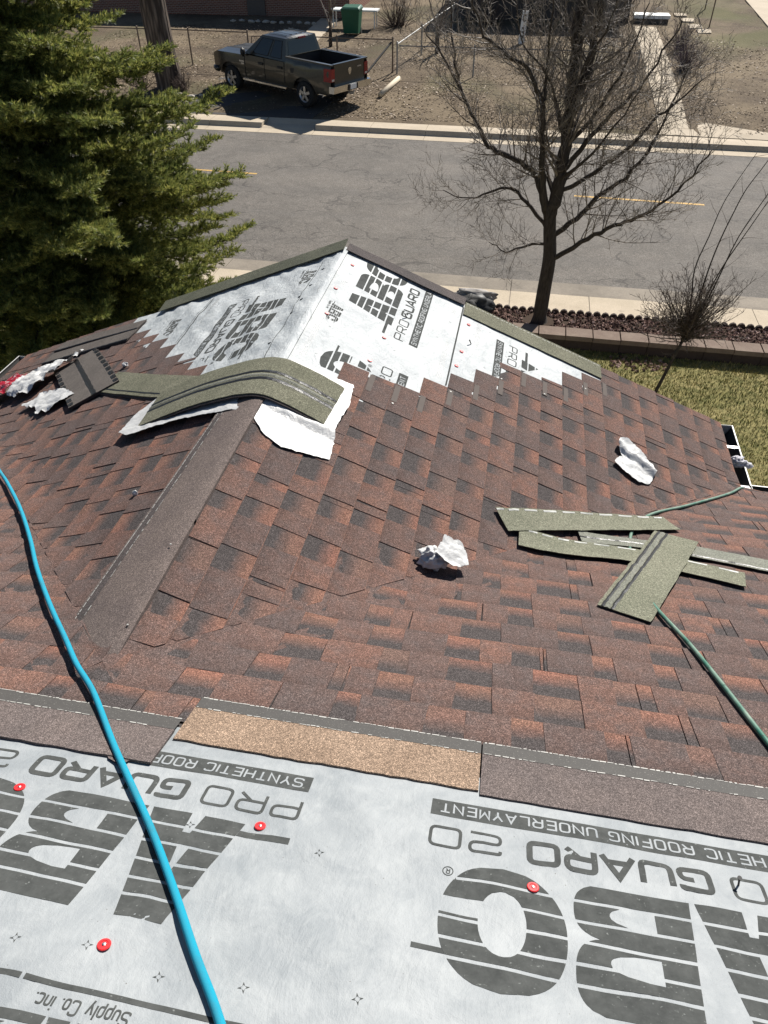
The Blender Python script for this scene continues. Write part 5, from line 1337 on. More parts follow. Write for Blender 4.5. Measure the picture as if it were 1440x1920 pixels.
def make_truck():
    T = thing('pickup_truck', 'dark olive grey four door pickup truck parked on the driveway across the street', 'pickup truck')
    XF, XRr = 1.785, -1.785; ra = .52
    def part(name, mb, mat, parent=None, label=None): return tag(mb.build(name, MAT[mat] if isinstance(mat, str) else mat, parent or T, world_space=False), label)
    def zb(x):          # lower edge with wheel arches
        b = .50 if -2.45 < x < 2.35 else .56
        for c in (XF, XRr):
            d = abs(x - c)
            if d < ra: b = max(b, .40 + math.sqrt(ra * ra - d * d))
        return b
    def zt(x):          # belt line: hood, doors, bed rail
        if x > 1.05: return 1.21 - .05 * ((x - 1.05) / 1.7) ** 2 - (.10 * max(0, (x - 2.45) / .3))
        if x > -.95: return 1.24
        return 1.40
    def yo(x, t):       # half width
        w = 1.0 - .10 * max(0, (x - 2.2) / .55) ** 2 - .035 * max(0, (-x - 2.6) / .4) ** 2
        fl = sum(.035 * max(0, 1 - (abs(x - c) / .72) ** 2) for c in (XF, XRr)) * max(0, 1 - abs(t - .5) * 1.5)
        return w - .05 * (t - .55) ** 2 * 2.2 + fl - (.03 if t > .97 else 0)
    body = None
    mb = MB(); mb.smooth = True; xs = []
    x = -2.98
    while x < 2.70: xs.append(x); x += .055
    xs.append(2.70); V = 9
    for s in (1, -1):
        idx = {}
        for i, x in enumerate(xs):
            for j in range(V + 1):
                t = j / V; z = zb(x) + (zt(x) - zb(x)) * t; hh = (z - .45) / .9; idx[i, j] = mb.vert((x, s * yo(x, hh), z))
        for i in range(len(xs) - 1):
            for j in range(V):
                q = (idx[i, j], idx[i + 1, j], idx[i + 1, j + 1], idx[i, j + 1]); mb.face(q[::-1] if s > 0 else q)
    # hood
    hx = [x for x in xs if x >= 1.0]; K = 8
    for i in range(len(hx) - 1):
        for k in range(K):
            def hv(x, k):
                u = -1 + 2 * k / K; return (x, u * yo(x, .85) * .985, zt(x) + .055 * (1 - abs(u) ** 2.4) + (.018 if .25 < abs(u) < .6 else 0))
            mb.poly([hv(hx[i], k), hv(hx[i + 1], k), hv(hx[i + 1], k + 1), hv(hx[i], k + 1)])
    mb.smooth = False
    mb.poly([(2.70, -.86, .60), (2.70, .86, .60), (2.70, .88, 1.10), (2.70, -.88, 1.10)]); mb.poly([(2.70, -.88, 1.10), (2.70, .88, 1.10), (2.70, .6, 1.13), (2.70, -.6, 1.13)])
    body = part('body', mb, 'truck_paint')
    # chassis block to close the underside
    mb = MB(); mb.box((0, 0, .56), (5.2, 1.5, .22)); part('chassis', mb, 'black_plastic')
    mb = MB()
    for c in (XF, XRr): mb.box((c, 0, .82), (1.05, 1.86, .16))
    part('wheel_well', mb, 'black_plastic')
    # front end
    mb = MB(); mb.box((2.73, 0, .92), (.06, 1.0, .34)); part('grille', mb, 'black_plastic')
    mb = MB(); mb.box((2.765, 0, .92), (.02, .08, .36)); mb.box((2.764, 0, .92), (.02, 1.02, .07)); part('grille_bar', mb, 'truck_paint')
    for s in (1, -1):
        mb = MB(); mb.hexa([(2.60, s * .55, .82), (2.74, s * .55, .82), (2.70, s * .90, .84), (2.50, s * .965, .84), (2.60, s * .55, 1.08), (2.73, s * .55, 1.08), (2.68, s * .89, 1.08), (2.46, s * .96, 1.08)][::1]); part('headlight', mb, 'head_lamp')
    mb = MB(); mb.smooth = True; mb.tube([(2.45, -1.0, .62), (2.72, -.85, .60), (2.84, 0, .60), (2.72, .85, .60), (2.45, 1.0, .62)], .13, 8, True, .75, (0, 0, 1)); part('front_bumper', mb, 'truck_paint')
    # cab greenhouse
    belt = [(1.05, .90), (-.93, .92)]; ZB, ZT = 1.235, 1.90
    bf, br = 1.12, -.95; tf, tr = .33, -.80; yb_, yt_ = .93, .74
    B = [(bf, -yb_ * .93, 1.25), (bf, yb_ * .93, 1.25), (br, yb_, ZB), (br, -yb_, ZB)]
    Tt = [(tf, -yt_ * .95, ZT - .03), (tf, yt_ * .95, ZT - .03), (tr, yt_, ZT - .02), (tr, -yt_, ZT - .02)]
    mb = MB()
    mb.poly([B[0], B[1], Tt[1], Tt[0]]); mb.poly([B[1], B[2], Tt[2], Tt[1]]); mb.poly([B[2], B[3], Tt[3], Tt[2]]); mb.poly([B[3], B[0], Tt[0], Tt[3]])
    part('cab', mb, 'truck_paint')
    mb = MB(); mb.smooth = True; nx, ny = 10, 8
    def rv(i, j):
        u = i / nx; w = -1 + 2 * j / ny; x = tf + .02 + (tr - .02 - tf - .02) * u; yy = w * (yt_ * (.95 + .05 * u) + .012)
        return (x, yy, ZT - .035 + .075 * (1 - abs(w) ** 3) * (1 - abs(2 * u - 1) ** 5))
    for i in range(nx):
        for j in range(ny): mb.poly([rv(i, j), rv(i, j + 1), rv(i + 1, j + 1), rv(i + 1, j)][::-1])
    roof = part('roof', mb, 'truck_paint')
    mb = MB()
    for yy in (-.5, -.25, 0, .25, .5): mb.box((-.2, yy, ZT + .035), (.85, .03, .012))
    part('roof_rib', mb, 'truck_paint', roof)['kind'] = 'stuff'
    def lerp3(a, b, t): return Vector(a).lerp(Vector(b), t)
    def glass(name, c0, c1, c2, c3, u0, u1, v0, v1, out, lab=None):
        f = lambda u, v: lerp3(lerp3(c0, c1, u), lerp3(c3, c2, u), v) + Vector(out) * .006
        mb = MB(); P = [f(u0, v0), f(u1, v0), f(u1, v1), f(u0, v1)]; mb.poly(P); Q = [p + Vector(out) * -.004 for p in P]
        for i in range(4): mb.poly([P[i], Q[i], Q[(i + 1) % 4], P[(i + 1) % 4]])
        return part(name, mb, 'dark_glass')
    glass('windshield', B[0], B[1], Tt[1], Tt[0], .06, .94, .06, .93, (.6, 0, .5))
    glass('rear_window', B[2], B[3], Tt[3], Tt[2], .07, .93, .10, .88, (-1, 0, .1))
    for s in (1, -1):
        b0, b1, t1, t0 = ((bf, s * yb_ * .93, 1.25), (br, s * yb_, ZB), (tr, s * yt_, ZT - .02), (tf, s * yt_ * .95, ZT - .03))
        for (ua, ub, va, vb, ta, tb) in ((.16, .545, .10, .88, .10, .53), (.60, .88, .10, .86, .60, .875)):
            lo = lambda u: lerp3(b0, b1, u); hi = lambda u: lerp3(t0, t1, u); out = Vector((0, s, .25)) * .007
            P = [lo(ua).lerp(hi(ua), .10), lo(ub).lerp(hi(ub), .10), lo(ub).lerp(hi(tb), .87), lo(ua).lerp(hi(ta), .87)]
            P = [p + out for p in P]; mb = MB(); mb.poly(P if s > 0 else P[::-1]); mb.poly([p - out * .6 for p in (P[::-1] if s > 0 else P)])
            w = part('side_window', mb, 'dark_glass')
            mb = MB(); mb.smooth = False
            for i in range(4):
                a, b = P[i], P[(i + 1) % 4]; mb.tube([a, b], .012, 4, True)
            part('window_trim', mb, 'black_plastic', w)
        # mirror
        mb = MB(); mb.smooth = True; ball(mb, (.98, s * 1.1, 1.33), .12, 1.0, (.55, .9, 1.1), 2); m = part('mirror', mb, 'black_plastic')
        # door seams, handles, step
        for (xx) in (1.02, .05, -.90):
            mb = MB(); y = s * (yo(xx, .6) + .004); mb.box((xx, y, .9), (.012, .012, .66)); part('door_seam', mb, 'black_plastic')
        for (xx) in (.22, -.70):
            mb = MB(); mb.box((xx, s * 1.015, 1.06), (.22, .03, .07)); mb.box((xx, s * 1.03, 1.065), (.19, .02, .03)); part('door_handle', mb, 'black_plastic')
        mb = MB(); mb.box((.1, s * 1.0, .47), (2.1, .05, .05)); part('side_step', mb, 'chrome')
        mb = MB(); mb.box((1.16, s * 1.012, 1.02), (.24, .012, .05)); mb.box((1.12, s * 1.012, .95), (.15, .012, .045)); part('badge', mb, 'alloy')
        mb = MB(); mb.box((-1.28, s * 1.012, 1.05), (.15, .01, .15)); part('fuel_door', mb, 'black_plastic' if s > 0 else 'truck_paint')
        mb = MB(); mb.hexa([(-2.99, s * .80, .92), (-2.70, s * 1.005, .92), (-2.70, s * 1.01, .92), (-2.985, s * .975, .92), (-2.99, s * .80, 1.30), (-2.70, s * .985, 1.30), (-2.70, s * .99, 1.30), (-2.985, s * .955, 1.30)])
        mb.hexa([(-3.0, s * .78, .93), (-2.9, s * .78, .93), (-2.9, s * .985, .93), (-3.0, s * .97, .93), (-3.0, s * .78, 1.29), (-2.9, s * .78, 1.29), (-2.9, s * .97, 1.29), (-3.0, s * .955, 1.29)])
        tl = part('tail_light', mb, 'tail_lamp'); mb = MB(); mb.box((-3.0, s * .87, .975), (.014, .12, .06)); part('reverse_lens', mb, 'head_lamp', tl)
    mb = MB(); mb.box((-.86, 0, 1.86), (.05, .34, .05)); bl = part('brake_light', mb, 'tail_lamp')
    # bed: floor, inner walls, rails, tailgate
    mb = MB(); mb.box((-1.96, 0, .80), (1.98, 1.62, .04)); part('bed_floor', mb, 'bed_liner')
    mb = MB()
    for s in (1, -1): mb.box((-1.96, s * .82, 1.09), (2.0, .03, .58))
    mb.box((-.99, 0, 1.09), (.03, 1.64, .58)); part('bed_wall', mb, 'bed_liner')
    for s in (1, -1):
        mb = MB(); mb.box((-1.97, s * .885, 1.40), (2.04, .15, .035)); part('bed_rail', mb, 'truck_paint'); mb = MB(); mb.box((-1.97, s * .935, 1.421), (2.04, .03, .012)); part('rail_trim', mb, 'alloy')
    mb = MB(); mb.box((-.97, 0, 1.40), (.06, 1.64, .034)); part('bed_rail', mb, 'truck_paint')
    mb = MB(); mb.hexa([(-2.99, -.78, .80), (-2.93, -.78, .80), (-2.93, .78, .80), (-2.99, .78, .80), (-2.975, -.78, 1.405), (-2.91, -.78, 1.405), (-2.91, .78, 1.405), (-2.975, .78, 1.405)]); mb.box((-2.955, 0, 1.41), (.10, 1.60, .03))
    tg = part('tailgate', mb, 'truck_paint')
    mb = MB(); pr_ = [(0, .11), (.06, .10), (.085, .06), (.07, -.02), (.035, -.09), (0, -.11), (-.035, -.09), (-.07, -.02), (-.085, .06), (-.06, .10)]
    A = [(-3.0, a, 1.14 + b) for a, b in pr_]; Bq = [(-2.98, a, 1.14 + b) for a, b in pr_]; mb.poly(A[::-1])
    for i in range(len(A)): mb.poly([A[i], Bq[i], Bq[(i + 1) % len(A)], A[(i + 1) % len(A)]])
    part('emblem', mb, 'chrome', tg)
    mb = MB(); mb.box((-2.985, -.52, 1.22), (.01, .2, .035)); part('badge', mb, 'alloy', tg)
    # rear bumper, plate, hitch
    mb = MB()
    mb.hexa([(-3.12, -.98, .60), (-2.93, -1.0, .60), (-2.93, 1.0, .60), (-3.12, .98, .60), (-3.14, -.97, .80), (-2.93, -1.0, .80), (-2.93, 1.0, .80), (-3.14, .97, .80)])
    bp = part('rear_bumper', mb, 'chrome'); mb = MB(); mb.box((-3.13, 0, .70), (.05, .5, .17)); part('plate_recess', mb, 'black_plastic', bp)
    mb = MB(); mb.box((-3.16, 0, .71), (.012, .31, .15)); pl = part('number_plate', mb, 'plate', bp)
    mb = MB(); mb.box((-3.05, 0, .5), (.2, .08, .08)); mb.lathe((-3.17, 0, .48), [(.02, 0), (.02, .06), (.028, .08), (.0, .11)], 8); part('tow_hitch', mb, 'alloy')
    # wheels
    for c in (XF, XRr):
        for s in (1, -1):
            mb = MB(); mb.smooth = True
            pf = [(.25, -.125), (.36, -.135), (.395, -.10), (.405, -.05), (.405, .05), (.395, .10), (.36, .135), (.25, .125)]
            b0 = len(mb.v); n = 28
            for (r, h) in pf:
                for j in range(n): a = 2 * math.pi * j / n; mb.v.append((c + r * math.cos(a), s * (.86 + h), .405 + r * math.sin(a)))
            for i in range(len(pf) - 1):
                for j in range(n): q = b0 + i * n; j2 = (j + 1) % n; f = (q + j, q + n + j, q + n + j2, q + j2); mb.face(f if s > 0 else f[::-1])
            w = part('wheel', mb, 'rubber')
            mb = MB(); y0 = s * .93
            def ringf(r0, r1, ya, yb2, n=24):
                for j in range(n):
                    a, b = 2 * math.pi * j / n, 2 * math.pi * (j + 1) / n
                    f = [(c + r0 * math.cos(a), ya, .405 + r0 * math.sin(a)), (c + r1 * math.cos(a), yb2, .405 + r1 * math.sin(a)), (c + r1 * math.cos(b), yb2, .405 + r1 * math.sin(b)), (c + r0 * math.cos(b), ya, .405 + r0 * math.sin(b))]
                    mb.poly(f if s < 0 else f[::-1])
            ringf(.21, .255, y0 + s * .01, y0 + s * .055); ringf(.0, .075, y0 + s * .05, y0 + s * .045)
            for k in range(5):
                a = 2 * math.pi * k / 5 + .3; mm = Matrix.Rotation(-a, 3, 'Y'); mb.box(Vector((c, y0 + s * .035, .405)) + mm @ Vector((.145, 0, 0)), (.17, .03, .085), mm)
            part('rim', mb, 'alloy', w)
            mb = MB(); 
            for j in range(24):
                a, b = 2 * math.pi * j / 24, 2 * math.pi * (j + 1) / 24; f = [(c, y0 - s * .01, .405), (c + .25 * math.cos(a), y0 - s * .01, .405 + .25 * math.sin(a)), (c + .25 * math.cos(b), y0 - s * .01, .405 + .25 * math.sin(b))]; mb.poly(f if s < 0 else f[::-1])
            part('brake_disc', mb, 'black_plastic', w)
    return T
TR = make_truck()
# wheels measured on the drive: front left (-10.94, 28.99), rear left (-7.76, 27.34)
hd = math.atan2(28.99 - 27.34, -10.94 + 7.76); mid = Vector(((-10.94 - 7.76) / 2, (28.99 + 27.34) / 2, 0))
left = Vector((-math.sin(hd), math.cos(hd), 0)); cpos = mid - left * .96
TR.location = (cpos.x, cpos.y, .33); TR.rotation_euler = (0, -R_(1.6), hd)
# things lying in the bed
def local(o, x, y, z): return Matrix.LocRotScale(o.location, o.rotation_euler, o.scale) @ Vector((x, y, z))
simple('dusty_sack', (.30, .28, .26), .9, 0, .3, 12)
mb = MB(); mb.smooth = True; p = local(TR, -1.5, .25, .90); ball(mb, p, .2, 2.0, (1.3, .9, .5), 3); one('sack', mb, MAT['dusty_sack'], 'pale crumpled sack lying in the bed of the pickup truck', 'sack')

# ------------------------------------------------------------------ far yard
simple('galvanised', (.30, .30, .29), .5, .5, .2, 20); simple('rusty_pipe', (.20, .15, .11), .7, .2, .3, 20); simple('green_bin', (.008, .085, .045), .45, 0, .2, 8); simple('log_wood', (.52, .44, .32), .8, 0, .15, 12)
simple('white_board', (.75, .75, .72), .6, 0, .06, 8); simple('pale_stone', (.38, .34, .29), .9, 0, .25, 12); simple('roof_far', (.10, .085, .075), .9, 0, .25, 10); simple('shaded_siding', (.065, .056, .05), .9, 0, .15, 5); simple('shaded_glass', (.02, .02, .022), .45, 0, .2, 3)  # siding darkened in colour, panes dulled, to stand in for the bungalow's shade
simple('rust_slab', (.10, .08, .07), .9, 0, .2, 8)
ORD = ['leftmost', 'second from the left', 'third from the left', 'fourth from the left', 'fifth from the left', 'sixth from the left', 'seventh from the left', 'eighth from the left', 'ninth from the left', 'tenth from the left', 'rightmost']
t = NT('far_brick'); br = t.n.new('ShaderNodeTexBrick'); br.inputs['Scale'].default_value = 1.0; br.inputs['Brick Width'].default_value = .22; br.inputs['Row Height'].default_value = .075; br.inputs['Mortar Size'].default_value = .009
br.inputs['Color1'].default_value = (.21, .085, .055, 1); br.inputs['Color2'].default_value = (.15, .065, .045, 1); br.inputs['Mortar'].default_value = (.30, .26, .22, 1)
mp = t.n.new('ShaderNodeMapping'); mp.inputs['Rotation'].default_value = (R_(90), 0, 0); t.link(t.pos(), mp.inputs['Vector']); t.link(mp.outputs[0], br.inputs['Vector']); MAT['far_brick'] = t.done(br.outputs['Color'], .9, 0, .2)

def chain_fence(label, P, H, rail, posts, mesh_step=.11, brace=None):
    """posts and a top rail with wire mesh along polyline P"""
    F = thing('chain_link_fence', label, 'fence', (P[0][0], P[0][1], tz(*P[0])))
    for (x, y) in posts:
        z = tz(x, y); mb = MB(); mb.tube([(x, y, z - .1), (x, y, z + H + .06)], .032, 8); mb.lathe((x, y, z + H + .05), [(.038, 0), (.036, .03), (.01, .05)], 8); mb.build('post', MAT['rusty_pipe'] if rail == 'rusty_pipe' else MAT['galvanised'], F)
    for i in range(len(P) - 1):
        a, b = Vector((*P[i], tz(*P[i]) + H)), Vector((*P[i + 1], tz(*P[i + 1]) + H)); mb = MB(); mb.tube([a, b], .022, 6); mb.build('top_rail', MAT[rail], F)
        mb = MB(); L = (b - a).length; n = int(L / mesh_step); d = (b - a) / L; nr = Vector((-d.y, d.x, 0)) * .0018
        for k in range(-int(H / mesh_step), n):
            for sg in (0, 1):
                s0, s1 = k * mesh_step, k * mesh_step + H
                z0, z1 = (0, H) if sg else (H, 0)
                if s0 < 0: f = -s0 / H; z0 = z0 + (z1 - z0) * f; s0 = 0
                if s1 > L: f = (s1 - L) / H; z1 = z1 - (1 if z1 > z0 else -1) * f * H; s1 = L
                if s1 - s0 < .02: continue
                p, q = a + d * s0 + Vector((0, 0, z0 - H)), a + d * s1 + Vector((0, 0, z1 - H)); w = Vector((0, 0, .0022))
                mb.poly([p - w, q - w, q + w, p + w])
        mb.build('wire_mesh', MAT['galvanised'], F)['kind'] = 'stuff'
    return F
chain_fence('chain link fence with thin posts on the left behind the big trunk and the pickup', [(-22, 32.3), (-15.95, 32.3), (-13.8, 32.3), (-11.35, 32.3)], 1.2, 'rusty_pipe', [(-18.2, 32.3), (-15.95, 32.3), (-13.8, 32.3), (-11.35, 32.3)])
chain_fence('chain link fence section between the pickup and the fence corner', [(-9.9, 32.3), (-7.75, 32.3), (-5.56, 32.3)], 1.12, 'rusty_pipe', [(-9.9, 32.3), (-7.75, 32.3), (-5.56, 32.3)])
chain_fence('chain link fence with pale rail running back towards the dark house', [(-5.36, 32.15), (-4.6, 38), (-3.9, 43.4)], 1.0, 'galvanised', [(-5.36, 32.15), (-4.9, 35.6), (-4.6, 38), (-4.2, 41)])
chain_fence('chain link fence running right from the corner behind the bare tree', [(-5.28, 32.1), (-2.4, 32.1), (.6, 32.1), (3.6, 32.1)], .96, 'galvanised', [(-2.4, 32.1), (.6, 32.1), (3.6, 32.1)])
G = thing('garden_gate', 'small dark metal gate with a rounded top beside the pickup cab', 'gate', (-10.6, 32.3, tz(-10.6, 32.3))); z = tz(-10.6, 32.3); mb = MB(); mb.smooth = True
mb.tube(catmull([(-11.2, 32.3, z), (-11.2, 32.3, z + .95), (-11.05, 32.3, z + 1.08), (-10.2, 32.3, z + 1.08), (-10.05, 32.3, z + .95), (-10.05, 32.3, z)], 5), .02, 6); mb.build('gate_frame', MAT['rusty_pipe'], G)
for k in range(5):
    mb = MB(); x = -11.05 + .21 * k; mb.tube([(x, 32.3, z + .05), (x, 32.3, z + 1.07)], .008, 5); mb.build('bar', MAT['rusty_pipe'], G)
mb = MB(); mb.tube([(-5.6, 32.2, tz(-5.6, 32.2) + 1.05), (-6.5, 30.1, tz(-6.5, 30.1) + .03)], .035, 8); one('brace_pole', mb, MAT['dark_steel'], 'dark pole leaning against the fence corner post', 'pole')
mb = MB(); a, b = Vector((-5.40, 28.80, tz(-5.4, 28.8) + .09)), Vector((-5.12, 31.2, tz(-5.1, 31.2) + .10)); mb.smooth = True; mb.tube([a, a.lerp(b, .5) + Vector((.01, 0, .01)), b], [.088, .09, .086], 10); one('wooden_log', mb, MAT['log_wood'], 'pale wooden post lying on the ground in front of the fence corner', 'log')
# wheeled bin
BIN = thing('wheeled_bin', 'dark green wheeled rubbish bin standing by the brick house', 'bin', (-8.68, 39.3, tz(-8.68, 39.3))); x, y, z = -8.68, 39.3, tz(-8.68, 39.3); mb = MB()
mb.hexa([(x - .34, y - .30, z + .08), (x + .34, y - .30, z + .08), (x + .34, y + .30, z + .08), (x - .34, y + .30, z + .08), (x - .42, y - .40, z + 1.0), (x + .42, y - .40, z + 1.0), (x + .42, y + .42, z + 1.0), (x - .42, y + .42, z + 1.0)]); mb.box((x, y, z + 1.0), (.88, .86, .05)); mb.build('body', MAT['green_bin'], BIN)
mb = MB(); mb.hexa([(x - .43, y - .42, z + 1.03), (x + .43, y - .42, z + 1.03), (x + .43, y + .46, z + 1.05), (x - .43, y + .46, z + 1.05), (x - .36, y - .34, z + 1.09), (x + .36, y - .34, z + 1.09), (x + .36, y + .40, z + 1.13), (x - .36, y + .40, z + 1.13)]); mb.build('lid', MAT['green_bin'], BIN)
for s in (-1, 1):
    mb = MB(); mb.lathe((x + s * .33, y + .33, z + .13), [(.13, -.03), (.13, .03)], 14, 'x'); mb.build('wheel', MAT['rubber'], BIN)
mb = MB(); mb.tube([(x - .35, y + .5, z + .95), (x + .35, y + .5, z + .95)], .02, 6); mb.build('handle', MAT['green_bin'], BIN)
mb = MB(); z = tz(-8.9, 41); mb.box((-8.9, 41.0, z + .72), (2.3, .8, .06))
TB = thing('white_table', 'white table top showing behind the green bin', 'table', (-8.9, 41, z)); mb.build('table_top', MAT['white_board'], TB)
for sx in (-1, 1):
    for sy in (-1, 1):
        mb = MB(); mb.tube([(-8.9 + sx * 1.0, 41 + sy * .3, z), (-8.9 + sx * 1.0, 41 + sy * .3, z + .7)], .025, 6); mb.build('leg', MAT['white_board'], TB)
# houses across the street
def far_house(name, label, x0, x1, y0, y1, z0, h, wallmat, wins, rise=1.9, oh=.55, step=None, door=None):
    Hs = thing(name, label, 'house', ((x0 + x1) / 2, y0, z0)); mb = MB()
    mb.box(((x0 + x1) / 2, (y0 + y1) / 2, z0 + h / 2 - .2), (x1 - x0, y1 - y0, h + .4)); mb.build('wall', MAT[wallmat], Hs)
    mb = MB(); a = [(x0 - oh, y0 - oh, z0 + h), (x1 + oh, y0 - oh, z0 + h), (x1 + oh, y1 + oh, z0 + h), (x0 - oh, y1 + oh, z0 + h)]; m1, m2 = (x0 + 2.5, (y0 + y1) / 2, z0 + h + rise), (x1 - 2.5, (y0 + y1) / 2, z0 + h + rise)
    mb.poly([a[0], a[1], m2, m1]); mb.poly([a[1], a[2], m2]); mb.poly([a[2], a[3], m1, m2]); mb.poly([a[3], a[0], m1]); mb.poly(a[::-1]); mb.build('roof', MAT['roof_far'], Hs)
    mb = MB(); mb.box(((x0 + x1) / 2, y0 - oh - .02, z0 + h - .08), (x1 - x0 + 2 * oh, .04, .16)); mb.build('fascia', MAT['white_paint'], Hs)
    for (wx, wz, ww, wh) in wins:
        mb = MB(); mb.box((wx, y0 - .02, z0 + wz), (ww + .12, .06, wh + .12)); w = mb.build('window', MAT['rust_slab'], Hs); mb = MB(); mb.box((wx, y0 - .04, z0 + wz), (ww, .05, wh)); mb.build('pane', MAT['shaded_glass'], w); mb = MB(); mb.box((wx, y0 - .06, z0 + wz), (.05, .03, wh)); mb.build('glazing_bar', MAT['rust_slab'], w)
    if door:
        mb = MB(); mb.box((door, y0 - .03, z0 + 1.05), (.95, .08, 2.05)); d = mb.build('door', MAT['roof_far'], Hs); mb = MB(); mb.box((door + .35, y0 - .09, z0 + 1.0), (.05, .06, .12)); mb.build('handle', MAT['steel'], d)
    return Hs
far_house('brick_house', 'red brick house in shade behind the pickup and the left fence', -31, -9.7, 43.4, 52, terrain(43.4), 2.75, 'far_brick', [(-12.2, 1.5, 1.3, 1.0), (-17.5, 1.5, 1.8, 1.1), (-23, 1.5, 1.4, 1.1)], door=-14.6)
far_house('bungalow', 'dark shaded bungalow behind the bare tree', -3.9, 4.1, 44.0, 52, terrain(44), 2.7, 'shaded_siding', [(-1.8, 1.45, 1.5, 1.1), (1.4, 1.45, 1.6, 1.1)], door=3.3)
# flat stone course in front of the brick house
for i in range(11):
    x = -15.2 + .42 * i + random.uniform(-.08, .08); y = 41.55 + .05 * math.sin(i) + random.uniform(-.1, .1); mb = MB(); mb.smooth = True; ball(mb, (x, y, tz(x, y) + .05), .15, i * 1.7, (random.uniform(.8, 1.3), .7, .5), 2)
    one('edging_stone', mb, MAT['pale_stone'], 'pale round stone, ' + ORD[i] + ' of the row by the brick house', 'stone', 'stones edging the bed by the brick house')
for i, (x, y, r) in enumerate(((-13.0, 27.9, .11), (-12.9, 27.6, .1), (-12.75, 28.1, .15), (-12.5, 27.75, .13), (-12.3, 27.35, .12), (-12.2, 28.0, .11), (-12.0, 27.6, .1), (-11.9, 28.2, .09))):
    mb = MB(); mb.smooth = True; ball(mb, (x, y, tz(x, y) + .03), r, i * 2.3 + 5, (1.2, .9, .55), 2); one('garden_stone', mb, MAT['pale_stone'], 'pale stone, ' + (ORD[i] if i < 7 else 'rightmost') + ' of the scatter below the big trunk', 'stone', 'stones below the big tree trunk')
# big rough trunk
BT = thing('tree', 'thick rough barked tree trunk left of the pickup truck', 'tree', (-13.43, 29.06, tz(-13.43, 29.06))); mb = MB(); mb.smooth = True; z = tz(-13.43, 29.06)
mb.tube(catmull([(-13.40, 29.06, z - .1), (-13.43, 29.06, z + .25), (-13.5, 29.0, 1.5), (-13.56, 29.0, 3.1), (-13.7, 29, 5.5), (-13.8, 29, 7)], 5), [.66, .6, .55, .52, .5, .49, .48, .48, .475, .47, .47, .465, .46, .46, .455, .45, .44, .43, .42, .41, .4, .39, .38, .37, .36, .35], 20); mb.build('trunk', MAT['grey_bark'], BT)
mb = MB(); mb.smooth = True; rg = random.Random(77)
for (a, el, L, zz) in ((2.6, .9, 3.0, 5.0), (.3, 1.0, 3.0, 5.4), (4.5, 1.1, 2.6, 5.8), (1.4, 1.2, 3.2, 6.6), (3.4, 1.1, 3.0, 6.8)):
    q = wander(rg, Vector((-13.68, 29, zz)), Vector((math.cos(a) * math.cos(el), math.sin(a) * math.cos(el), math.sin(el))), L, 7, .1, .18); mb.tube(q, [.18 * (1 - .7 * j / 7) for j in range(8)], 8); twigs(mb, rg, q, .06, 0, 2, (2.5, 3.5), (1.3, .6), .3)
mb.build('crown', MAT['bark'], BT)
def bush(label, x, y, r, n, mat, seed, h=1.0, name='shrub'):
    S = thing(name, label, 'shrub', (x, y, tz(x, y))); rg = random.Random(seed); mb = MB(); mb.smooth = True; z = tz(x, y)
    for i in range(n):
        a = rg.uniform(0, 6.283); el = rg.uniform(.3, 1.45); q = wander(rg, Vector((x + rg.uniform(-.2, .2) * r, y + rg.uniform(-.2, .2) * r, z - .03)), Vector((math.cos(a) * math.cos(el), math.sin(a) * math.cos(el), math.sin(el) * h)), r * rg.uniform(.7, 1.2), 4, .1, .3)
        mb.tube(q, [.012 * r * (1 - .7 * j / 4) + .003 for j in range(5)], 3, False); twigs(mb, rg, q, .008, 0, 2, (7 / r, 9 / r), (.45 * r, .2 * r), .25)
    mb.build('stems', mat, S)['kind'] = 'stuff'
simple('brown_twig', (.085, .058, .045), .8, 0, .3, 8); simple('purple_twig', (.085, .062, .075), .8, 0, .3, 8)
bush('dense brown leafless bush in front of the dark corner right of the green bin', -6.9, 41.6, 1.35, 60, MAT['brown_twig'], 3)
bush('purplish leafless bush beside the concrete path', 5.65, 34.4, 1.0, 60, MAT['purple_twig'], 4)
bush('second purplish bush further up beside the concrete path', 5.9, 38.2, 1.1, 50, MAT['purple_twig'], 5)
bush('low dry shrub at the left foot of the big trunk', -14.4, 28.8, .75, 34, MAT['brown_twig'], 6)
bush('low dry shrub at the right foot of the big trunk', -12.75, 28.75, .65, 34, MAT['brown_twig'], 7)
bush('dry shrub against the dark bungalow wall', -2.6, 42.6, 1.2, 40, MAT['brown_twig'], 8)
bush('dry shrub near the path end by the bungalow', 2.8, 41.8, 1.0, 40, MAT['brown_twig'], 9)
def small_tree(label, x, y, h, seed, stems):
    S = thing('small_tree', label, 'tree', (x, y, tz(x, y))); rg = random.Random(seed); mb = MB(); mb.smooth = True; z = tz(x, y); tr = [Vector((x, y, z - .05)), Vector((x + .02, y, z + .5)), Vector((x + .05, y, z + 1.0))]; mb.tube(tr, [.09, .075, .065], 7); mb.build('trunk', MAT['bark'], S); mb = MB(); mb.smooth = True
    for i in range(stems):
        a = rg.uniform(0, 6.28); q = wander(rg, tr[2] - Vector((0, 0, rg.uniform(0, .5))), Vector((math.cos(a) * .45, math.sin(a) * .45, 1)), h * rg.uniform(.6, 1), 6, .1, .18); mb.tube(q, [.04 * (1 - .8 * j / 6) for j in range(7)], 5, False); twigs(mb, rg, q, .02, 0, 2, (3.5, 4), (.8, .4), .35)
    mb.build('branches', MAT['twig'], S)['kind'] = 'stuff'
small_tree('small bare tree standing left of the green bin', -9.1, 36.7, 2.6, 12, 6)
small_tree('small bare tree inside the fence corner', -4.3, 36.0, 2.4, 13, 6)
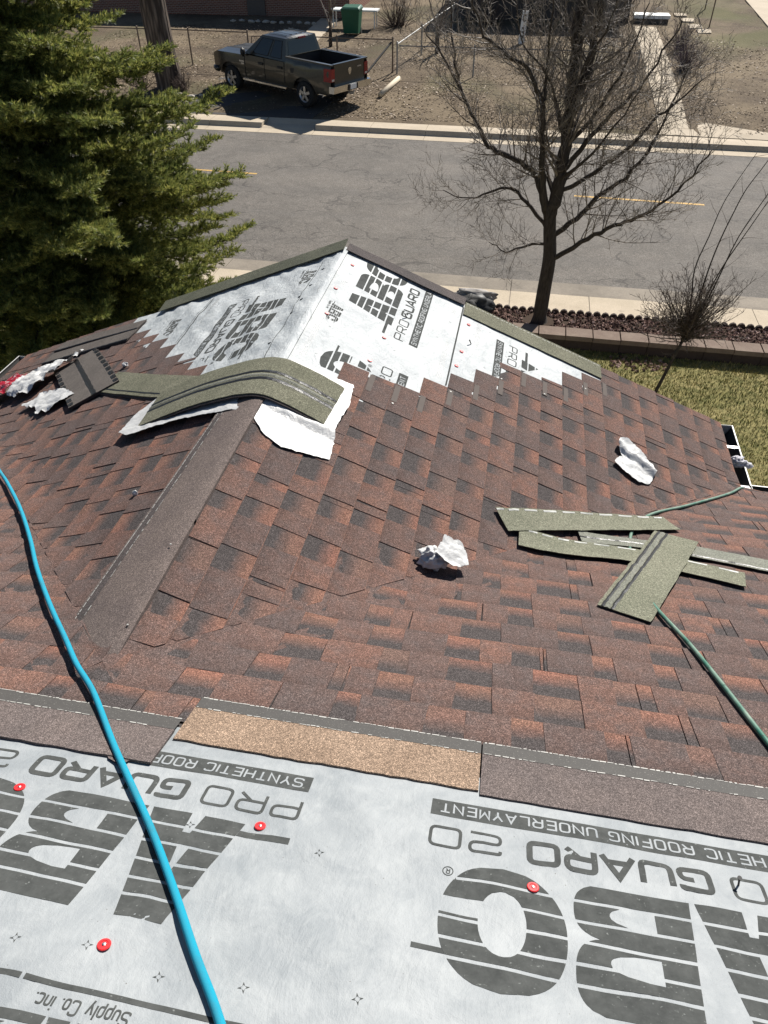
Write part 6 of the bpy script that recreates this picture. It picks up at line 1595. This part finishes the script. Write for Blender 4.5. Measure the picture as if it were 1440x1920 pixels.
# painted sign board
SG = thing('sign_board', 'narrow white board with dark marks standing upright behind the bare tree', 'sign', (-.82, 38.5, tz(-.8, 38.5))); z = tz(-.8, 38.5); mb = MB(); mb.box((-.82, 38.5, z + .62), (.26, .04, 1.25), Matrix.Rotation(.06, 3, 'Y')); mb.build('board', MAT['white_board'], SG)
mb = MB()
for i in range(10):
    a, b = 2 * math.pi * i / 12 + .6, 2 * math.pi * (i + 1) / 12 + .6; f = lambda r, q: (-.80 + r * math.cos(q), 38.472, z + .98 + r * 1.7 * math.sin(q)); mb.poly([f(.055, a), f(.085, a), f(.085, b), f(.055, b)])
for k, zz in enumerate((.62, .47, .32)): mb.box((-.83, 38.474, z + zz), (.10, .008, .05)); mb.box((-.80, 38.473, z + zz - .05), (.04, .008, .06))
mb.build('painted_mark', MAT['black_plastic'], SG)['kind'] = 'stuff'
# porch step and stepping stones at the end of the path
mb = MB(); z = tz(5.0, 44.2); mb.box((5.2, 44.6, z + .28), (1.7, 1.0, .14)); ST = thing('porch_step', 'white topped porch step at the end of the concrete path', 'step', (5.2, 44.6, z)); mb.build('tread', MAT['white_board'], ST); mb = MB(); mb.box((5.2, 44.65, z + .1), (1.6, .9, .24)); mb.build('riser', MAT['roof_far'], ST)
for i, (x, y) in enumerate(((7.45, 42.4), (7.2, 43.6), (7.0, 45.0), (6.85, 46.6))):
    mb = patch('', [(x - .32, y - .45), (x + .28, y - .4), (x + .34, y + .3), (x + .05, y + .48), (x - .3, y + .38)], '', .05); one('stepping_stone', mb, MAT['concrete'], 'pale stepping stone, ' + ('nearest', 'second nearest', 'third nearest', 'farthest')[i] + ' of those beside the dark wire fence', 'stepping stone', 'stepping stones by the wire fence')
chain_fence('dark wire fence panel at the top right by the stepping stones', [(7.85, 43.6), (8.3, 48.5)], 1.3, 'rusty_pipe', [(7.85, 43.6), (8.3, 48.5)])
# heap of plastic and stone at the gable corner
HP = thing('debris_heap', 'heap of dark plastic and pale crumpled sheet at the end of the rock bed', 'debris', (-.7, 13.0, .15)); mb = MB(); mb.smooth = True
ball(mb, (-.72, 12.95, .22), .34, 4.4, (1.3, .8, .75), 3); mb.build('dark_plastic', MAT['black_plastic'], HP); mb = MB(); mb.smooth = True; ball(mb, (-.66, 13.17, .38), .26, 7.4, (1.5, .6, .45), 3); mb.build('pale_sheet', MAT['dusty_sack'], HP)
